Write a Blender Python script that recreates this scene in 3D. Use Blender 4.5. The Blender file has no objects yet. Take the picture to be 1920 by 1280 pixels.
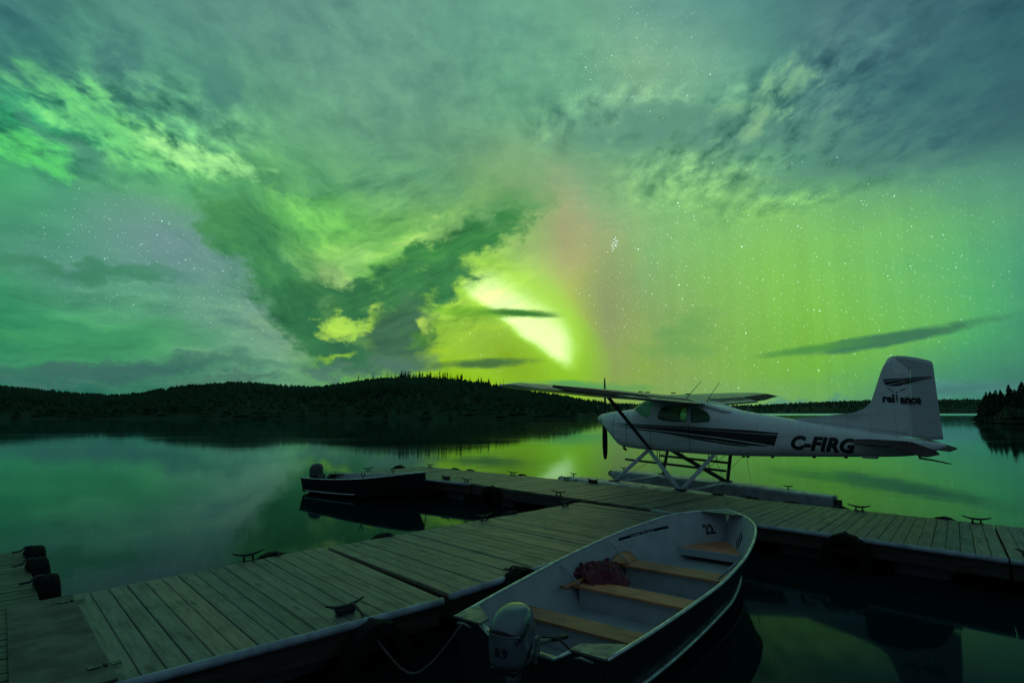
import bpy, bmesh, math, random
from mathutils import Vector, Matrix, noise as mnoise
from mathutils.bvhtree import BVHTree

R = math.radians
rnd = random.Random(7)
sc = bpy.context.scene
COL = sc.collection

# ------------------------------------------------------------------ camera
CAMZ, PITCH = 2.2, math.atan(132 / 1067)
cam_d = bpy.data.cameras.new('camera')
cam = bpy.data.objects.new('camera', cam_d)
COL.objects.link(cam)
cam.location = (0, 0, CAMZ)
cam.rotation_euler = (R(90) + PITCH, 0, 0)
cam_d.lens = 20.0
cam_d.sensor_width = 36.0
cam_d.clip_start = 0.05
cam_d.clip_end = 20000
sc.camera = cam

sc.view_settings.view_transform = 'Standard'
sc.view_settings.look = 'None'
sc.view_settings.exposure = 0
sc.view_settings.gamma = 1
sc.cycles.max_bounces = 8
sc.cycles.glossy_bounces = 4
sc.cycles.transparent_max_bounces = 8
sc.cycles.caustics_reflective = False
sc.cycles.caustics_refractive = False
sc.cycles.sample_clamp_indirect = 4.0


def lin(c):
    return tuple((v / 255 / 12.92) if v / 255 <= 0.04045 else ((v / 255 + 0.055) / 1.055) ** 2.4 for v in c)


# ------------------------------------------------------------------ sky: aurora, clouds, stars (by azimuth and elevation)
# sky colours seen every 120 x 80 steps across the northern sky, later resampled to azimuth / elevation
SKY_X = list(range(0, 1921, 120))
SKY_Y = [0, 80, 160, 240, 320, 400, 480, 560, 640, 700, 745]
SKY = [
 [(60,115,115),(78,140,120),(80,140,125),(80,130,120),(86,136,124),(90,140,125),(95,150,130),(95,150,130),(95,155,130),(100,160,130),(95,150,135),(85,140,130),(75,130,125),(70,115,115),(65,110,115),(50,90,100),(40,85,95)],
 [(50,105,105),(75,140,120),(85,150,125),(85,145,125),(90,145,125),(95,150,130),(95,150,130),(95,155,130),(95,155,130),(105,165,130),(120,170,135),(110,165,140),(80,140,125),(75,120,120),(65,110,115),(55,95,105),(50,90,100)],
 [(70,145,115),(75,150,115),(70,125,115),(75,145,115),(88,150,120),(95,150,125),(95,150,125),(95,150,125),(95,160,125),(100,165,130),(125,175,135),(110,170,135),(85,145,125),(75,125,118),(68,115,115),(58,100,105),(50,92,100)],
 [(45,160,105),(60,165,110),(85,185,115),(95,165,120),(98,166,120),(95,155,120),(92,148,120),(95,150,120),(100,160,120),(95,150,120),(95,150,125),(90,150,120),(80,140,120),(80,130,118),(70,115,115),(60,105,108),(55,95,100)],
 [(75,170,110),(70,150,115),(75,150,110),(90,175,110),(95,175,105),(95,160,110),(95,155,115),(100,155,110),(125,165,115),(120,170,120),(115,175,115),(110,170,115),(100,160,120),(85,145,120),(80,140,120),(80,140,125),(80,140,120)],
 [(75,150,115),(80,155,120),(95,165,120),(105,170,125),(75,150,90),(90,185,85),(105,170,95),(110,170,95),(110,165,90),(150,165,125),(130,185,120),(125,190,110),(125,190,105),(120,190,105),(115,185,110),(100,175,115),(85,155,120)],
 [(85,140,120),(105,145,140),(107,148,142),(107,142,142),(80,150,100),(120,190,95),(115,190,90),(110,185,85),(150,195,110),(175,180,115),(130,180,115),(130,190,105),(130,195,95),(125,195,95),(115,190,105),(95,180,115),(75,155,120)],
 [(70,140,105),(90,150,120),(105,155,130),(110,150,138),(112,155,138),(75,135,80),(95,165,80),(150,205,90),(190,225,120),(175,200,85),(135,165,110),(130,185,95),(130,195,85),(125,195,80),(115,190,95),(90,180,110),(70,150,115)],
 [(55,130,95),(70,150,105),(85,160,110),(105,155,125),(112,160,135),(105,160,90),(85,130,80),(165,200,50),(165,195,55),(165,200,50),(135,165,95),(130,175,90),(120,185,75),(120,185,70),(110,185,85),(80,175,105),(65,145,105)],
 [(75,125,110),(65,115,100),(70,115,100),(80,130,108),(105,160,125),(95,160,100),(110,175,70),(145,195,30),(140,190,15),(140,185,30),(135,165,85),(130,175,85),(120,180,72),(112,182,68),(95,170,95),(70,145,110),(62,125,105)],
 [(60,120,105),(55,100,95),(55,100,95),(70,120,105),(90,140,115),(90,150,105),(115,180,60),(140,195,30),(135,190,20),(140,185,55),(130,165,85),(125,170,95),(115,170,95),(105,165,95),(80,145,115),(65,130,115),(60,115,105)],
]


def sky_at(px, py):
    fx = min(max(px / 120, 0), len(SKY_X) - 1.001)
    i = int(fx)
    fx -= i
    py = min(max(py, 0), 744.9)
    j = max(k for k in range(len(SKY_Y)) if SKY_Y[k] <= py)
    fy = (py - SKY_Y[j]) / (SKY_Y[j + 1] - SKY_Y[j])
    c = []
    for k in range(3):
        a = SKY[j][i][k] * (1 - fx) + SKY[j][i + 1][k] * fx
        b = SKY[j + 1][i][k] * (1 - fx) + SKY[j + 1][i + 1][k] * fx
        v = a * (1 - fy) + b * fy
        if px < 520 and 380 < py:      # greener lower left
            v += (-14, 4, -6)[k] * min(1, (520 - px) / 200) * min(1, (py - 380) / 120)
        c.append(v)
    return lin(c)


def px_to_azel(px, py):
    u, v = (px - 960) / 1067, (640 - py) / 1067
    d = Vector((u, math.cos(PITCH) - v * math.sin(PITCH), math.sin(PITCH) + v * math.cos(PITCH))).normalized()
    return math.degrees(math.atan2(d.x, d.y)), math.degrees(math.asin(d.z))


def azel_to_px(az, el):
    d = Vector((math.sin(R(az)) * math.cos(R(el)), math.cos(R(az)) * math.cos(R(el)), math.sin(R(el))))
    a = d.y * math.cos(PITCH) + d.z * math.sin(PITCH)
    b = -d.y * math.sin(PITCH) + d.z * math.cos(PITCH)
    return 960 + 1067 * d.x / a, 640 - 1067 * b / a


world = bpy.data.worlds.new('World')
sc.world = world
world.use_nodes = True
NT = world.node_tree
NT.nodes.clear()


class G:
    """small helper to write node trees as expressions"""

    def __init__(self, nt):
        self.nt = nt

    def n(self, t, **kw):
        nd = self.nt.nodes.new(t)
        for k, v in kw.items():
            setattr(nd, k, v)
        return nd

    def put(self, sock, v):
        if v is None:
            return
        if hasattr(v, 'is_output'):
            self.nt.links.new(v, sock)
        else:
            sock.default_value = v

    def m(self, op, a, b=None, c=None, clamp=False):
        nd = self.n('ShaderNodeMath', operation=op, use_clamp=clamp)
        self.put(nd.inputs[0], a)
        self.put(nd.inputs[1], b)
        self.put(nd.inputs[2], c)
        return nd.outputs[0]

    def vm(self, op, a, b=None, scale=None):
        nd = self.n('ShaderNodeVectorMath', operation=op)
        self.put(nd.inputs[0], a)
        self.put(nd.inputs[1], b)
        if scale is not None:
            self.put(nd.inputs['Scale'], scale)
        return nd.outputs[0]

    def xyz(self, x, y, z=0.0):
        nd = self.n('ShaderNodeCombineXYZ')
        self.put(nd.inputs[0], x)
        self.put(nd.inputs[1], y)
        self.put(nd.inputs[2], z)
        return nd.outputs[0]

    def sep(self, v):
        nd = self.n('ShaderNodeSeparateXYZ')
        self.put(nd.inputs[0], v)
        return nd.outputs

    def sepc(self, v):
        nd = self.n('ShaderNodeSeparateColor')
        self.put(nd.inputs[0], v)
        return nd.outputs

    def rgb(self, r, g_=None, b=None):
        nd = self.n('ShaderNodeCombineColor')
        self.put(nd.inputs[0], r)
        self.put(nd.inputs[1], r if g_ is None else g_)
        self.put(nd.inputs[2], r if b is None else b)
        return nd.outputs[0]

    def cmul(self, c, f):
        return self.mix(1.0, c, f if isinstance(f, tuple) else self.rgb(f), 'MULTIPLY')

    def noise(self, v, scale=1.0, detail=4.0, rough=0.55, dist=0.0, lac=2.0):
        nd = self.n('ShaderNodeTexNoise')
        self.put(nd.inputs['Vector'], v)
        nd.inputs['Scale'].default_value = scale
        nd.inputs['Detail'].default_value = detail
        nd.inputs['Roughness'].default_value = rough
        nd.inputs['Distortion'].default_value = dist
        nd.inputs['Lacunarity'].default_value = lac
        return nd.outputs['Fac'] if 'Fac' in nd.outputs else nd.outputs[0], nd.outputs['Color']

    def ss(self, x, lo, hi, a=0.0, b=1.0):
        nd = self.n('ShaderNodeMapRange', interpolation_type='SMOOTHSTEP')
        self.put(nd.inputs[0], x)
        self.put(nd.inputs[1], lo)
        self.put(nd.inputs[2], hi)
        self.put(nd.inputs[3], a)
        self.put(nd.inputs[4], b)
        return nd.outputs[0]

    def mix(self, f, a, b, mode='MIX'):
        nd = self.n('ShaderNodeMix', data_type='RGBA', blend_type=mode)
        self.put(nd.inputs[0], f)
        for s, v in ((nd.inputs[6], a), (nd.inputs[7], b)):
            if isinstance(v, tuple) and len(v) == 3:
                v = v + (1,)
            self.put(s, v)
        return nd.outputs[2]

    def ramp(self, f, stops, interp='LINEAR'):
        nd = self.n('ShaderNodeValToRGB')
        r = nd.color_ramp
        r.interpolation = interp
        self.put(nd.inputs[0], f)
        els = r.elements
        while len(els) < len(stops):
            els.new(1.0)
        for e, (p, c) in zip(els, stops):
            e.position = p
        for e, (p, c) in zip(els, stops):
            if isinstance(c, (int, float)):
                c = (c, c, c)
            e.color = tuple(c)[:3] + (1,)
        return nd.outputs[0]


STARS = ((0.85, 0.048, 1.0, 3.4), (0.38, 0.034, 0.75, 2.0), (3.3, 0.060, 1.7, 1.8))   # cell, radius, gain, rarity


def build_sky():
    g = G(NT)
    tc = g.n('ShaderNodeTexCoord')
    D = g.vm('NORMALIZE', tc.outputs['Generated'])
    dx, dy, dz = g.sep(D)
    az = g.m('MULTIPLY', g.m('ARCTAN2', dx, dy), 180 / math.pi)
    el = g.m('MULTIPLY', g.m('ARCSINE', g.m('MAXIMUM', dz, 0.0)), 180 / math.pi)
    # cloud-layer coordinates: where the line of sight meets a flat layer overhead
    inv = g.m('DIVIDE', 1.0, g.m('ADD', g.m('MAXIMUM', dz, 0.0), 0.16))
    layer = g.xyz(g.m('MULTIPLY', dx, inv), g.m('MULTIPLY', dy, inv), 0.0)
    # wind warp
    nw, nwc = g.noise(g.xyz(g.m('MULTIPLY', az, 0.11), g.m('MULTIPLY', el, 0.2), 3.0), 1.0, 5.0, 0.6)
    wx, wy, wz = g.sepc(nwc)
    nwc_v = g.xyz(wx, wy, 0.0)
    azw = g.m('ADD', az, g.m('MULTIPLY', g.m('SUBTRACT', wx, 0.5), 7.0))
    elw = g.m('ADD', el, g.m('MULTIPLY', g.m('SUBTRACT', wy, 0.5), 3.6))
    # noise fields
    n_streak, _ = g.noise(g.xyz(g.m('MULTIPLY', azw, 0.17), g.m('MULTIPLY', elw, 0.62), 1.0), 1.0, 6.0, 0.66)
    n_edge, _ = g.noise(g.xyz(g.m('MULTIPLY', az, 0.26), g.m('MULTIPLY', el, 0.42), 7.0), 1.0, 6.0, 0.68)
    n_layer, _ = g.noise(g.vm('ADD', layer, (3.7, 1.9, 0.0)), 5.5, 5.0, 0.62, 0.0)

    def slant(rot, fa, fb, off):
        c, s_ = math.cos(R(rot)), math.sin(R(rot))
        u = g.m('MULTIPLY_ADD', elw, s_ * fa, g.m('MULTIPLY', azw, c * fa))
        v = g.m('MULTIPLY_ADD', elw, c * fb, g.m('MULTIPLY', azw, -s_ * fb))
        return g.noise(g.xyz(u, v, off), 1.0, 5.0, 0.66)[0]
    n_armr = slant(24, 0.13, 0.55, 21.0)
    n_arml = slant(-38, 0.16, 0.50, 25.0)
    lw = g.vm('ADD', layer, g.vm('MULTIPLY', nwc_v, (0.10, 0.10, 0.0)))
    n_cell, _ = g.noise(g.vm('MULTIPLY', lw, (1.0, 0.55, 1.0)), 17.0, 3.0, 0.6, 0.0)
    n_cell = g.m('MULTIPLY_ADD', n_cell, 2.3, -0.65)
    n_fine, _ = g.noise(g.xyz(g.m('MULTIPLY', az, 0.34), g.m('MULTIPLY', el, 0.5), 11.0), 1.0, 5.0, 0.62)
    n_big, _ = g.noise(layer, 1.1, 4.0, 0.55)

    def mask(px, py, rx, ry, rot=0.0, warp=False):
        """soft ellipse on the sky, radii in 1/1067 rad steps: 1 at its centre, 0 at its rim and beyond"""
        a, e = px_to_azel(px, py)
        a2, _ = px_to_azel(px + 1, py)
        _, e2 = px_to_azel(px, py - 1)
        ka, ke = a2 - a, e2 - e
        c, s_ = math.cos(R(rot)), math.sin(R(rot))
        # u along the long axis, v across it
        A_, E_ = (warp_a, warp_e) if warp else (az_l, el_l)
        u = g.m('MULTIPLY_ADD', E_, s_ / ke / rx, g.m('MULTIPLY_ADD', A_, c / ka / rx, -(a * c / ka + e * s_ / ke) / rx))
        v = g.m('MULTIPLY_ADD', E_, c / ke / ry, g.m('MULTIPLY_ADD', A_, -s_ / ka / ry, -(-a * s_ / ka + e * c / ke) / ry))
        d = g.m('SQRT', g.m('MULTIPLY_ADD', u, u, g.m('MULTIPLY', v, v)))
        return g.m('SUBTRACT', 1.0, d, clamp=True), None

    # stars: three sizes, slightly drawn out by the turning sky
    SV = g.n('ShaderNodeMapping', vector_type='POINT')
    g.put(SV.inputs[0], g.xyz(az, el, 0.0))
    SV.inputs['Rotation'].default_value = (0, 0, R(-52))
    st_v = g.vm('MULTIPLY', SV.outputs[0], (0.62, 1.0, 1.0))
    star_total = None
    for cell, rad, gain, pw in STARS:
        vo = g.n('ShaderNodeTexVoronoi', voronoi_dimensions='2D')
        g.put(vo.inputs['Vector'], g.vm('ADD', st_v, (cell * 13.1, cell * 7.7, 0)))
        vo.inputs['Scale'].default_value = 1 / cell
        vo.inputs['Randomness'].default_value = 1.0
        dist = g.m('MULTIPLY', vo.outputs['Distance'], cell)
        rr, rg, rb = g.sepc(vo.outputs['Color'])
        s = g.m('MULTIPLY', g.ss(dist, rad, rad * 0.25), g.m('MULTIPLY', g.m('POWER', rr, pw), gain))
        star_total = s if star_total is None else g.m('ADD', star_total, s)
    rays, _ = g.noise(g.xyz(g.m('MULTIPLY', az, 0.75), g.m('MULTIPLY', el, 0.02), 5.0), 1.0, 4.0, 0.6)
    # evaluated after the noises, so that the long chain below needs few live values
    late = g.m('ADD', g.m('ADD', g.m('ADD', n_streak, n_edge), g.m('ADD', n_layer, n_cell)), g.m('ADD', g.m('ADD', n_big, rays), g.m('ADD', g.m('ADD', n_armr, n_arml), g.m('ADD', n_fine, star_total))))
    az_l = g.m('MULTIPLY_ADD', late, 1e-6, az)
    el_l = g.m('MULTIPLY_ADD', late, 1e-6, el)
    az, el = az_l, el_l
    warp_a = g.m('MULTIPLY_ADD', g.m('SUBTRACT', wx, 0.5), 6.0, g.m('MULTIPLY_ADD', g.m('SUBTRACT', n_fine, 0.5), 7.0, az_l))
    warp_e = g.m('MULTIPLY_ADD', g.m('SUBTRACT', wy, 0.5), 5.0, g.m('MULTIPLY_ADD', g.m('SUBTRACT', n_fine, 0.5), -4.0, el_l))
    # base colours: one ramp over azimuth for each elevation
    els = [0, 1.5, 3.5, 6, 9, 12, 15, 18, 21.5, 25, 28.5, 32, 36, 40]
    NCOL = 27
    fac = g.m('DIVIDE', g.m('ADD', g.m('MULTIPLY_ADD', late, 1e-6, azw), 46.0), 92.0, clamp=True)
    base = None
    for j, e in enumerate(els):
        stops = []
        for i in range(NCOL):
            t = i / (NCOL - 1)
            a = -46 + 92 * t
            px, py = azel_to_px(a, max(e, 0.6))
            stops.append((t, sky_at(px, py)))
        rcol = g.ramp(fac, stops)
        if base is None:
            base = rcol
        else:
            f = g.m('DIVIDE', g.m('SUBTRACT', elw, els[j - 1]), e - els[j - 1], clamp=True)
            base = g.mix(f, base, rcol)
    col = base
    # faint vertical rays of the aurora in the clear right half
    rmask = g.m('MULTIPLY', g.ss(az, 4.0, 12.0), g.ss(el, 26.0, 12.0))
    rf = g.m('ADD', 1.0, g.m('MULTIPLY', g.m('MULTIPLY', g.m('SUBTRACT', rays, 0.5), 0.24), rmask))
    col = g.cmul(col, rf)

    def add_glow(px, py, rx, ry, rot, c, k=1.0, power=1.5):
        nonlocal col
        f, _ = mask(px, py, rx, ry, rot)
        f = g.m('MULTIPLY', g.m('POWER', f, power), k)
        col = g.mix(f, col, lin(c))

    # red column left of the bright core, violet clearing on the left
    add_glow(1062, 450, 62, 180, 6, (170, 160, 120), 0.65)
    add_glow(1140, 590, 70, 190, 0, (138, 150, 108), 0.85, 0.9)
    add_glow(320, 455, 190, 85, -8, (112, 144, 150), 0.75, 0.8)
    add_glow(520, 590, 70, 120, 20, (118, 158, 142), 0.7, 0.9)
    # bright curtain: a diffuse fan above, then the hard-edged streak
    add_glow(930, 600, 210, 120, -30, (148, 205, 66), 0.85, 0.6)
    add_glow(1050, 655, 110, 75, -40, (142, 204, 44), 0.8, 0.6)
    # the bright wedge: hard lower-left edge, slow fade to the upper right
    a0, e0 = px_to_azel(838, 528)
    a1, e1 = px_to_azel(1076, 700)
    L = math.hypot(a1 - a0, e1 - e0)
    tx, ty = (a1 - a0) / L, (e1 - e0) / L
    ra = g.m('SUBTRACT', az, a0)
    re = g.m('SUBTRACT', el, e0)
    along = g.m('ADD', g.m('MULTIPLY', ra, tx), g.m('MULTIPLY', re, ty))
    across = g.m('ADD', g.m('MULTIPLY', ra, -ty), g.m('MULTIPLY', re, tx))
    across = g.m('ADD', across, g.m('MULTIPLY', g.m('SUBTRACT', n_fine, 0.5), 1.2))
    prof = g.ramp(g.m('DIVIDE', g.m('ADD', across, 1.0), 9.5, clamp=True),
                  [(0.0, 0.0), (0.06, 0.03), (0.13, 0.70), (0.19, 1.0), (0.34, 0.90), (0.5, 0.62), (0.68, 0.30), (0.88, 0.07), (1.0, 0.0)])
    win = g.ramp(g.m('DIVIDE', g.m('ADD', along, 1.0), L + 1.6, clamp=True),
                 [(0.0, 0.0), (0.04, 0.12), (0.14, 0.55), (0.25, 0.85), (0.45, 0.95), (0.8, 1.0), (0.90, 0.85), (0.96, 0.4), (1.0, 0.0)])
    cut = g.ss(az, px_to_azel(1128, 600)[0], px_to_azel(1040, 600)[0])
    streak = g.m('MULTIPLY', g.m('MULTIPLY', g.sepc(prof)[0], g.sepc(win)[0]), cut)
    col = g.mix(g.m('MULTIPLY', g.ss(streak, 0.0, 0.55), 0.85), col, lin((172, 230, 84)))
    col = g.mix(g.m('MULTIPLY', g.ss(streak, 0.38, 1.0), 0.95), col, (0.95, 1.28, 0.50))
    # olive shade under the streak
    add_glow(950, 668, 105, 45, -36, (128, 168, 36), 0.9, 0.7)
    add_glow(905, 630, 60, 50, 0, (146, 192, 64), 0.8, 0.8)

    # ---- clouds: texture over the cloudy parts
    def region(lst):
        tot = None
        for a in lst:
            f, _ = mask(*a[:5])
            f = g.m('MULTIPLY', g.ss(f, 0.0, 0.6), a[5])
            tot = f if tot is None else g.m('MAXIMUM', tot, f)
        return tot
    cell_reg = region([(1440, 235, 420, 150, 14, 1.0), (1150, 225, 260, 90, 0, 0.7), (1560, 330, 380, 70, 8, 0.6), (220, 230, 430, 150, 8, 1.15), (760, 150, 700, 220, 0, 0.22), (1700, 120, 400, 220, 0, 0.45), (120, 90, 400, 180, 0, 0.4)])
    k = g.m('MULTIPLY', g.m('SUBTRACT', n_cell, 0.5), g.m('MULTIPLY', cell_reg, 1.75))
    soft_reg = g.m('MAXIMUM', g.ss(el, 13.0, 22.0), g.ss(az, -14.0, -24.0))
    soft_reg = g.m('SUBTRACT', soft_reg, g.m('MULTIPLY', region([(330, 450, 260, 110, -5, 1.0)]), 0.6), clamp=True)
    k2 = g.m('MULTIPLY', g.m('SUBTRACT', n_layer, 0.5), g.m('MULTIPLY', soft_reg, 1.0))
    k3 = g.m('MULTIPLY', g.m('SUBTRACT', n_streak, 0.5), g.m('MULTIPLY', soft_reg, 0.8))
    kk = g.m('ADD', g.m('ADD', k, k2), k3)
    light = g.cmul(col, (1.55, 1.5, 1.32))
    dark = g.cmul(col, (0.40, 0.55, 0.63))
    col = g.mix(g.m('MULTIPLY', kk, 1.0, clamp=True), col, light)
    col = g.mix(g.m('MULTIPLY', kk, -1.0, clamp=True), col, dark)

    clear = None   # 1 - cloudiness, for the stars

    def cloud(px, py, rx, ry, rot, c, k=1.0, lo=0.12, hi=0.5, nz=1.1, field=None, warp=True, soft=0.42):
        rx, ry = rx * 1.22, ry * 1.3
        nonlocal col, clear
        f, _ = mask(px, py, rx, ry, rot, warp)
        f2 = g.m('MULTIPLY_ADD', g.m('SUBTRACT', field if field is not None else n_edge, 0.5), nz * (0.8 if field is n_cell else 1.15), f)
        f2 = g.m('MULTIPLY', f2, g.ss(f, 0.0, 0.35))
        mk = g.m('MULTIPLY', g.ss(f2, lo - 0.06, hi + soft), min(1.0, k * 1.1))
        col = g.mix(mk, col, lin(c))
        inv_ = g.m('SUBTRACT', 1.0, mk)
        clear = inv_ if clear is None else g.m('MULTIPLY', clear, inv_)

    # the dark funnel
    cloud(440, 420, 110, 56, -48, (68, 140, 84), 0.9, nz=1.3, soft=0.2)
    cloud(500, 510, 120, 56, -52, (60, 130, 82), 0.95, nz=1.3, soft=0.15)
    cloud(575, 598, 112, 48, -50, (52, 118, 74), 0.98, nz=1.3, soft=0.12)
    cloud(625, 658, 62, 36, -40, (48, 110, 72), 0.95, nz=1.3, soft=0.12)
    cloud(520, 350, 170, 60, -6, (78, 150, 98), 0.7)
    cloud(720, 330, 220, 75, 6, (88, 150, 112), 0.55)
    cloud(920, 400, 150, 55, 22, (88, 152, 92), 0.75)
    cloud(850, 468, 180, 46, 25, (58, 130, 70), 0.95, nz=1.6, soft=0.15)
    cloud(770, 538, 170, 50, 18, (58, 126, 74), 0.95, nz=1.6, soft=0.15)
    cloud(660, 550, 120, 36, -2, (54, 118, 72), 0.9, nz=1.6, soft=0.15)
    cloud(745, 640, 78, 85, 20, (62, 105, 80), 1.0, 0.1, 0.42)
    cloud(770, 600, 60, 60, 20, (66, 112, 82), 0.9, 0.12, 0.4)
    cloud(790, 625, 50, 30, 15, (72, 130, 58), 0.8)
    cloud(700, 690, 170, 22, 3, (78, 118, 100), 0.95, 0.1, 0.4, 0.9, n_streak)
    cloud(600, 697, 60, 14, 0, (80, 125, 105), 0.85, 0.1, 0.4, 0.9, n_streak)
    cloud(900, 682, 130, 11, 3, (72, 115, 62), 0.9, 0.1, 0.4, 1.2, n_edge, False)
    cloud(605, 640, 80, 46, -46, (50, 114, 74), 0.95, nz=1.3, soft=0.12)
    cloud(665, 665, 80, 30, -20, (54, 112, 76), 0.9, nz=1.3, soft=0.15)
    # bright holes between the arms
    cloud(585, 405, 140, 26, -12, (128, 215, 105), 0.8, 0.2, 0.7, 1.0, n_streak)
    cloud(660, 485, 110, 38, 20, (150, 212, 118), 0.75, 0.2, 0.7, 1.0, n_streak)
    cloud(800, 432, 130, 24, 26, (150, 205, 112), 0.75, 0.2, 0.7, 1.0, n_streak)
    cloud(622, 522, 52, 26, 10, (160, 205, 125), 0.6, 0.2, 0.6, 1.6)
    cloud(655, 608, 66, 30, 14, (176, 226, 84), 0.85, 0.2, 0.5, 1.8)
    cloud(700, 598, 22, 42, -20, (170, 220, 80), 0.8, 0.2, 0.6)
    cloud(630, 672, 60, 14, 5, (150, 205, 60), 0.8, 0.2, 0.6)
    cloud(795, 608, 26, 22, 0, (190, 230, 95), 0.75, 0.2, 0.6, 1.6)
    # thin bars low in the sky
    cloud(915, 585, 150, 12, -2, (105, 172, 52), 0.85, 0.1, 0.42, 1.6, n_edge, False)
    cloud(985, 588, 78, 8, -4, (60, 125, 52), 1.0, 0.1, 0.3, 1.0, n_streak, False)
    cloud(880, 600, 60, 12, 12, (125, 180, 60), 0.7, 0.15, 0.45)
    cloud(1690, 632, 215, 13, 7, (62, 120, 88), 1.0, 0.08, 0.3, 1.3, n_edge, False)
    cloud(1620, 644, 120, 15, 6, (64, 122, 86), 0.9, 0.1, 0.35, 1.5, n_fine, False)
    cloud(1520, 655, 130, 10, 5, (78, 146, 72), 0.85, 0.1, 0.4, 1.0, n_edge, False)
    cloud(1270, 645, 110, 42, 10, (100, 162, 85), 0.6, 0.2, 0.6, 1.3, n_streak)
    cloud(1290, 605, 90, 26, 14, (104, 165, 90), 0.5, 0.2, 0.6, 1.3, n_streak)
    cloud(1700, 745, 420, 20, 4, (80, 142, 128), 0.9, 0.1, 0.5, 0.7, n_streak)
    cloud(1820, 728, 200, 14, 3, (70, 122, 115), 0.9, 0.1, 0.5, 1.0, n_edge, False)
    cloud(1090, 724, 170, 12, -2, (92, 160, 88), 0.9, 0.12, 0.5, 1.2, n_edge, False)
    # left side: lit bands and dark bars
    cloud(50, 282, 170, 30, -6, (86, 205, 104), 0.7, 0.15, 0.6, 1.3, n_cell)
    cloud(250, 262, 270, 62, -12, (120, 215, 122), 0.65, 0.15, 0.6, 1.3, n_cell)
    cloud(370, 290, 170, 34, -8, (158, 232, 145), 0.75, 0.2, 0.6, 1.2, n_cell)
    cloud(150, 205, 150, 50, -20, (88, 190, 115), 0.55, 0.2, 0.6, 1.3, n_cell)
    cloud(170, 295, 90, 20, -14, (72, 135, 118), 0.85, 0.12, 0.45)
    cloud(75, 255, 70, 18, -30, (66, 140, 112), 0.7, 0.12, 0.45)
    cloud(225, 125, 72, 62, -25, (66, 122, 114), 0.85, 0.15, 0.5)
    cloud(395, 155, 70, 85, -20, (72, 132, 116), 0.75, 0.15, 0.5)
    cloud(70, 90, 150, 110, 0, (48, 105, 104), 0.6, 0.15, 0.6)
    cloud(300, 330, 260, 26, -4, (78, 158, 108), 0.6, 0.15, 0.5, 1.0, n_streak)
    cloud(160, 500, 260, 24, 2, (62, 132, 98), 0.8, 0.12, 0.5, 1.0, n_streak)
    cloud(200, 632, 330, 42, 5, (62, 145, 98), 0.7, 0.15, 0.55, 1.0, n_streak)
    cloud(250, 690, 360, 24, 3, (60, 108, 98), 0.9, 0.1, 0.5, 1.0, n_streak)
    cloud(80, 716, 240, 14, 0, (68, 118, 104), 0.8, 0.1, 0.5, 1.0, n_streak)
    cloud(430, 716, 120, 12, 3, (70, 115, 100), 0.8, 0.1, 0.5, 1.0, n_streak)
    # top right bank
    cloud(1420, 250, 330, 55, -14, (78, 132, 116), 0.75, 0.15, 0.6, 1.4, n_cell)
    cloud(1180, 245, 190, 45, 4, (82, 138, 118), 0.7, 0.15, 0.6, 1.3, n_cell)
    cloud(1640, 310, 260, 42, -6, (76, 130, 115), 0.75, 0.15, 0.6, 1.3, n_cell)
    cloud(1500, 355, 200, 22, -8, (88, 150, 112), 0.6, 0.15, 0.6, 1.2, n_layer)
    cloud(1780, 140, 330, 190, 0, (54, 106, 106), 0.7, 0.1, 0.7, 1.0, n_layer)
    cloud(1440, 190, 170, 50, 30, (118, 172, 128), 0.65, 0.25, 0.7, 1.5, n_cell)

    fun = region([(690, 480, 400, 270, 0, 1.0)])
    side = g.ss(az, px_to_azel(560, 500)[0], px_to_azel(720, 500)[0])
    n_arm = g.m('ADD', g.m('MULTIPLY', n_armr, side), g.m('MULTIPLY', n_arml, g.m('SUBTRACT', 1.0, side)))
    k4 = g.m('MULTIPLY', g.m('ADD', g.m('MULTIPLY', g.m('SUBTRACT', n_arm, 0.5), 4.2), g.m('MULTIPLY', g.m('SUBTRACT', n_edge, 0.5), 1.3)), fun)
    low = g.m('MULTIPLY', g.ss(el, 14.0, 8.0), g.ss(az, -14.0, -20.0))
    k4 = g.m('MULTIPLY_ADD', g.m('MULTIPLY', g.m('SUBTRACT', n_streak, 0.5), low), 1.8, k4)
    k4 = g.m('MULTIPLY_ADD', g.m('MULTIPLY', g.m('SUBTRACT', n_cell, 0.5), cell_reg), 1.05, k4)
    col = g.mix(g.m('MULTIPLY', k4, 1.0, clamp=True), col, g.cmul(col, (1.7, 1.45, 1.2)))
    col = g.mix(g.m('MULTIPLY', k4, -1.0, clamp=True), col, g.cmul(col, (0.40, 0.52, 0.62)))

    # thin high haze: the upper sky is a little paler
    col = g.mix(g.ss(el, 12.0, 26.0), col, g.cmul(col, (1.14, 1.08, 1.12)))

    # ---- stars
    starreg = region([(1420, 520, 560, 300, 0, 1.0), (310, 480, 330, 170, -4, 0.8), (480, 610, 190, 130, 0, 0.6),
                      (1200, 130, 200, 160, 0, 0.9), (950, 640, 160, 120, 0, 0.5), (900, 300, 900, 420, 0, 0.12)])
    clear = g.m('MULTIPLY', g.m('POWER', clear, 1.5), starreg)
    # a tight open cluster
    pts = [(1152, 446), (1157, 451), (1149, 455), (1154, 460), (1157, 464), (1147, 464), (1150, 470), (1160, 457), (1156, 442), (1146, 476), (1161, 449), (1144, 460)]
    cl = None
    for i, (px, py) in enumerate(pts):
        a, e = px_to_azel(1152 + (px - 1152) * 0.62, 456 + (py - 456) * 0.72)
        dd = g.m('ADD', g.m('POWER', g.m('SUBTRACT', az, a), 2.0), g.m('POWER', g.m('SUBTRACT', el, e), 2.0))
        s = g.ss(dd, 0.0045 if i < 6 else 0.0025, 0.0004)
        cl = s if cl is None else g.m('MAXIMUM', cl, s)
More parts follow.
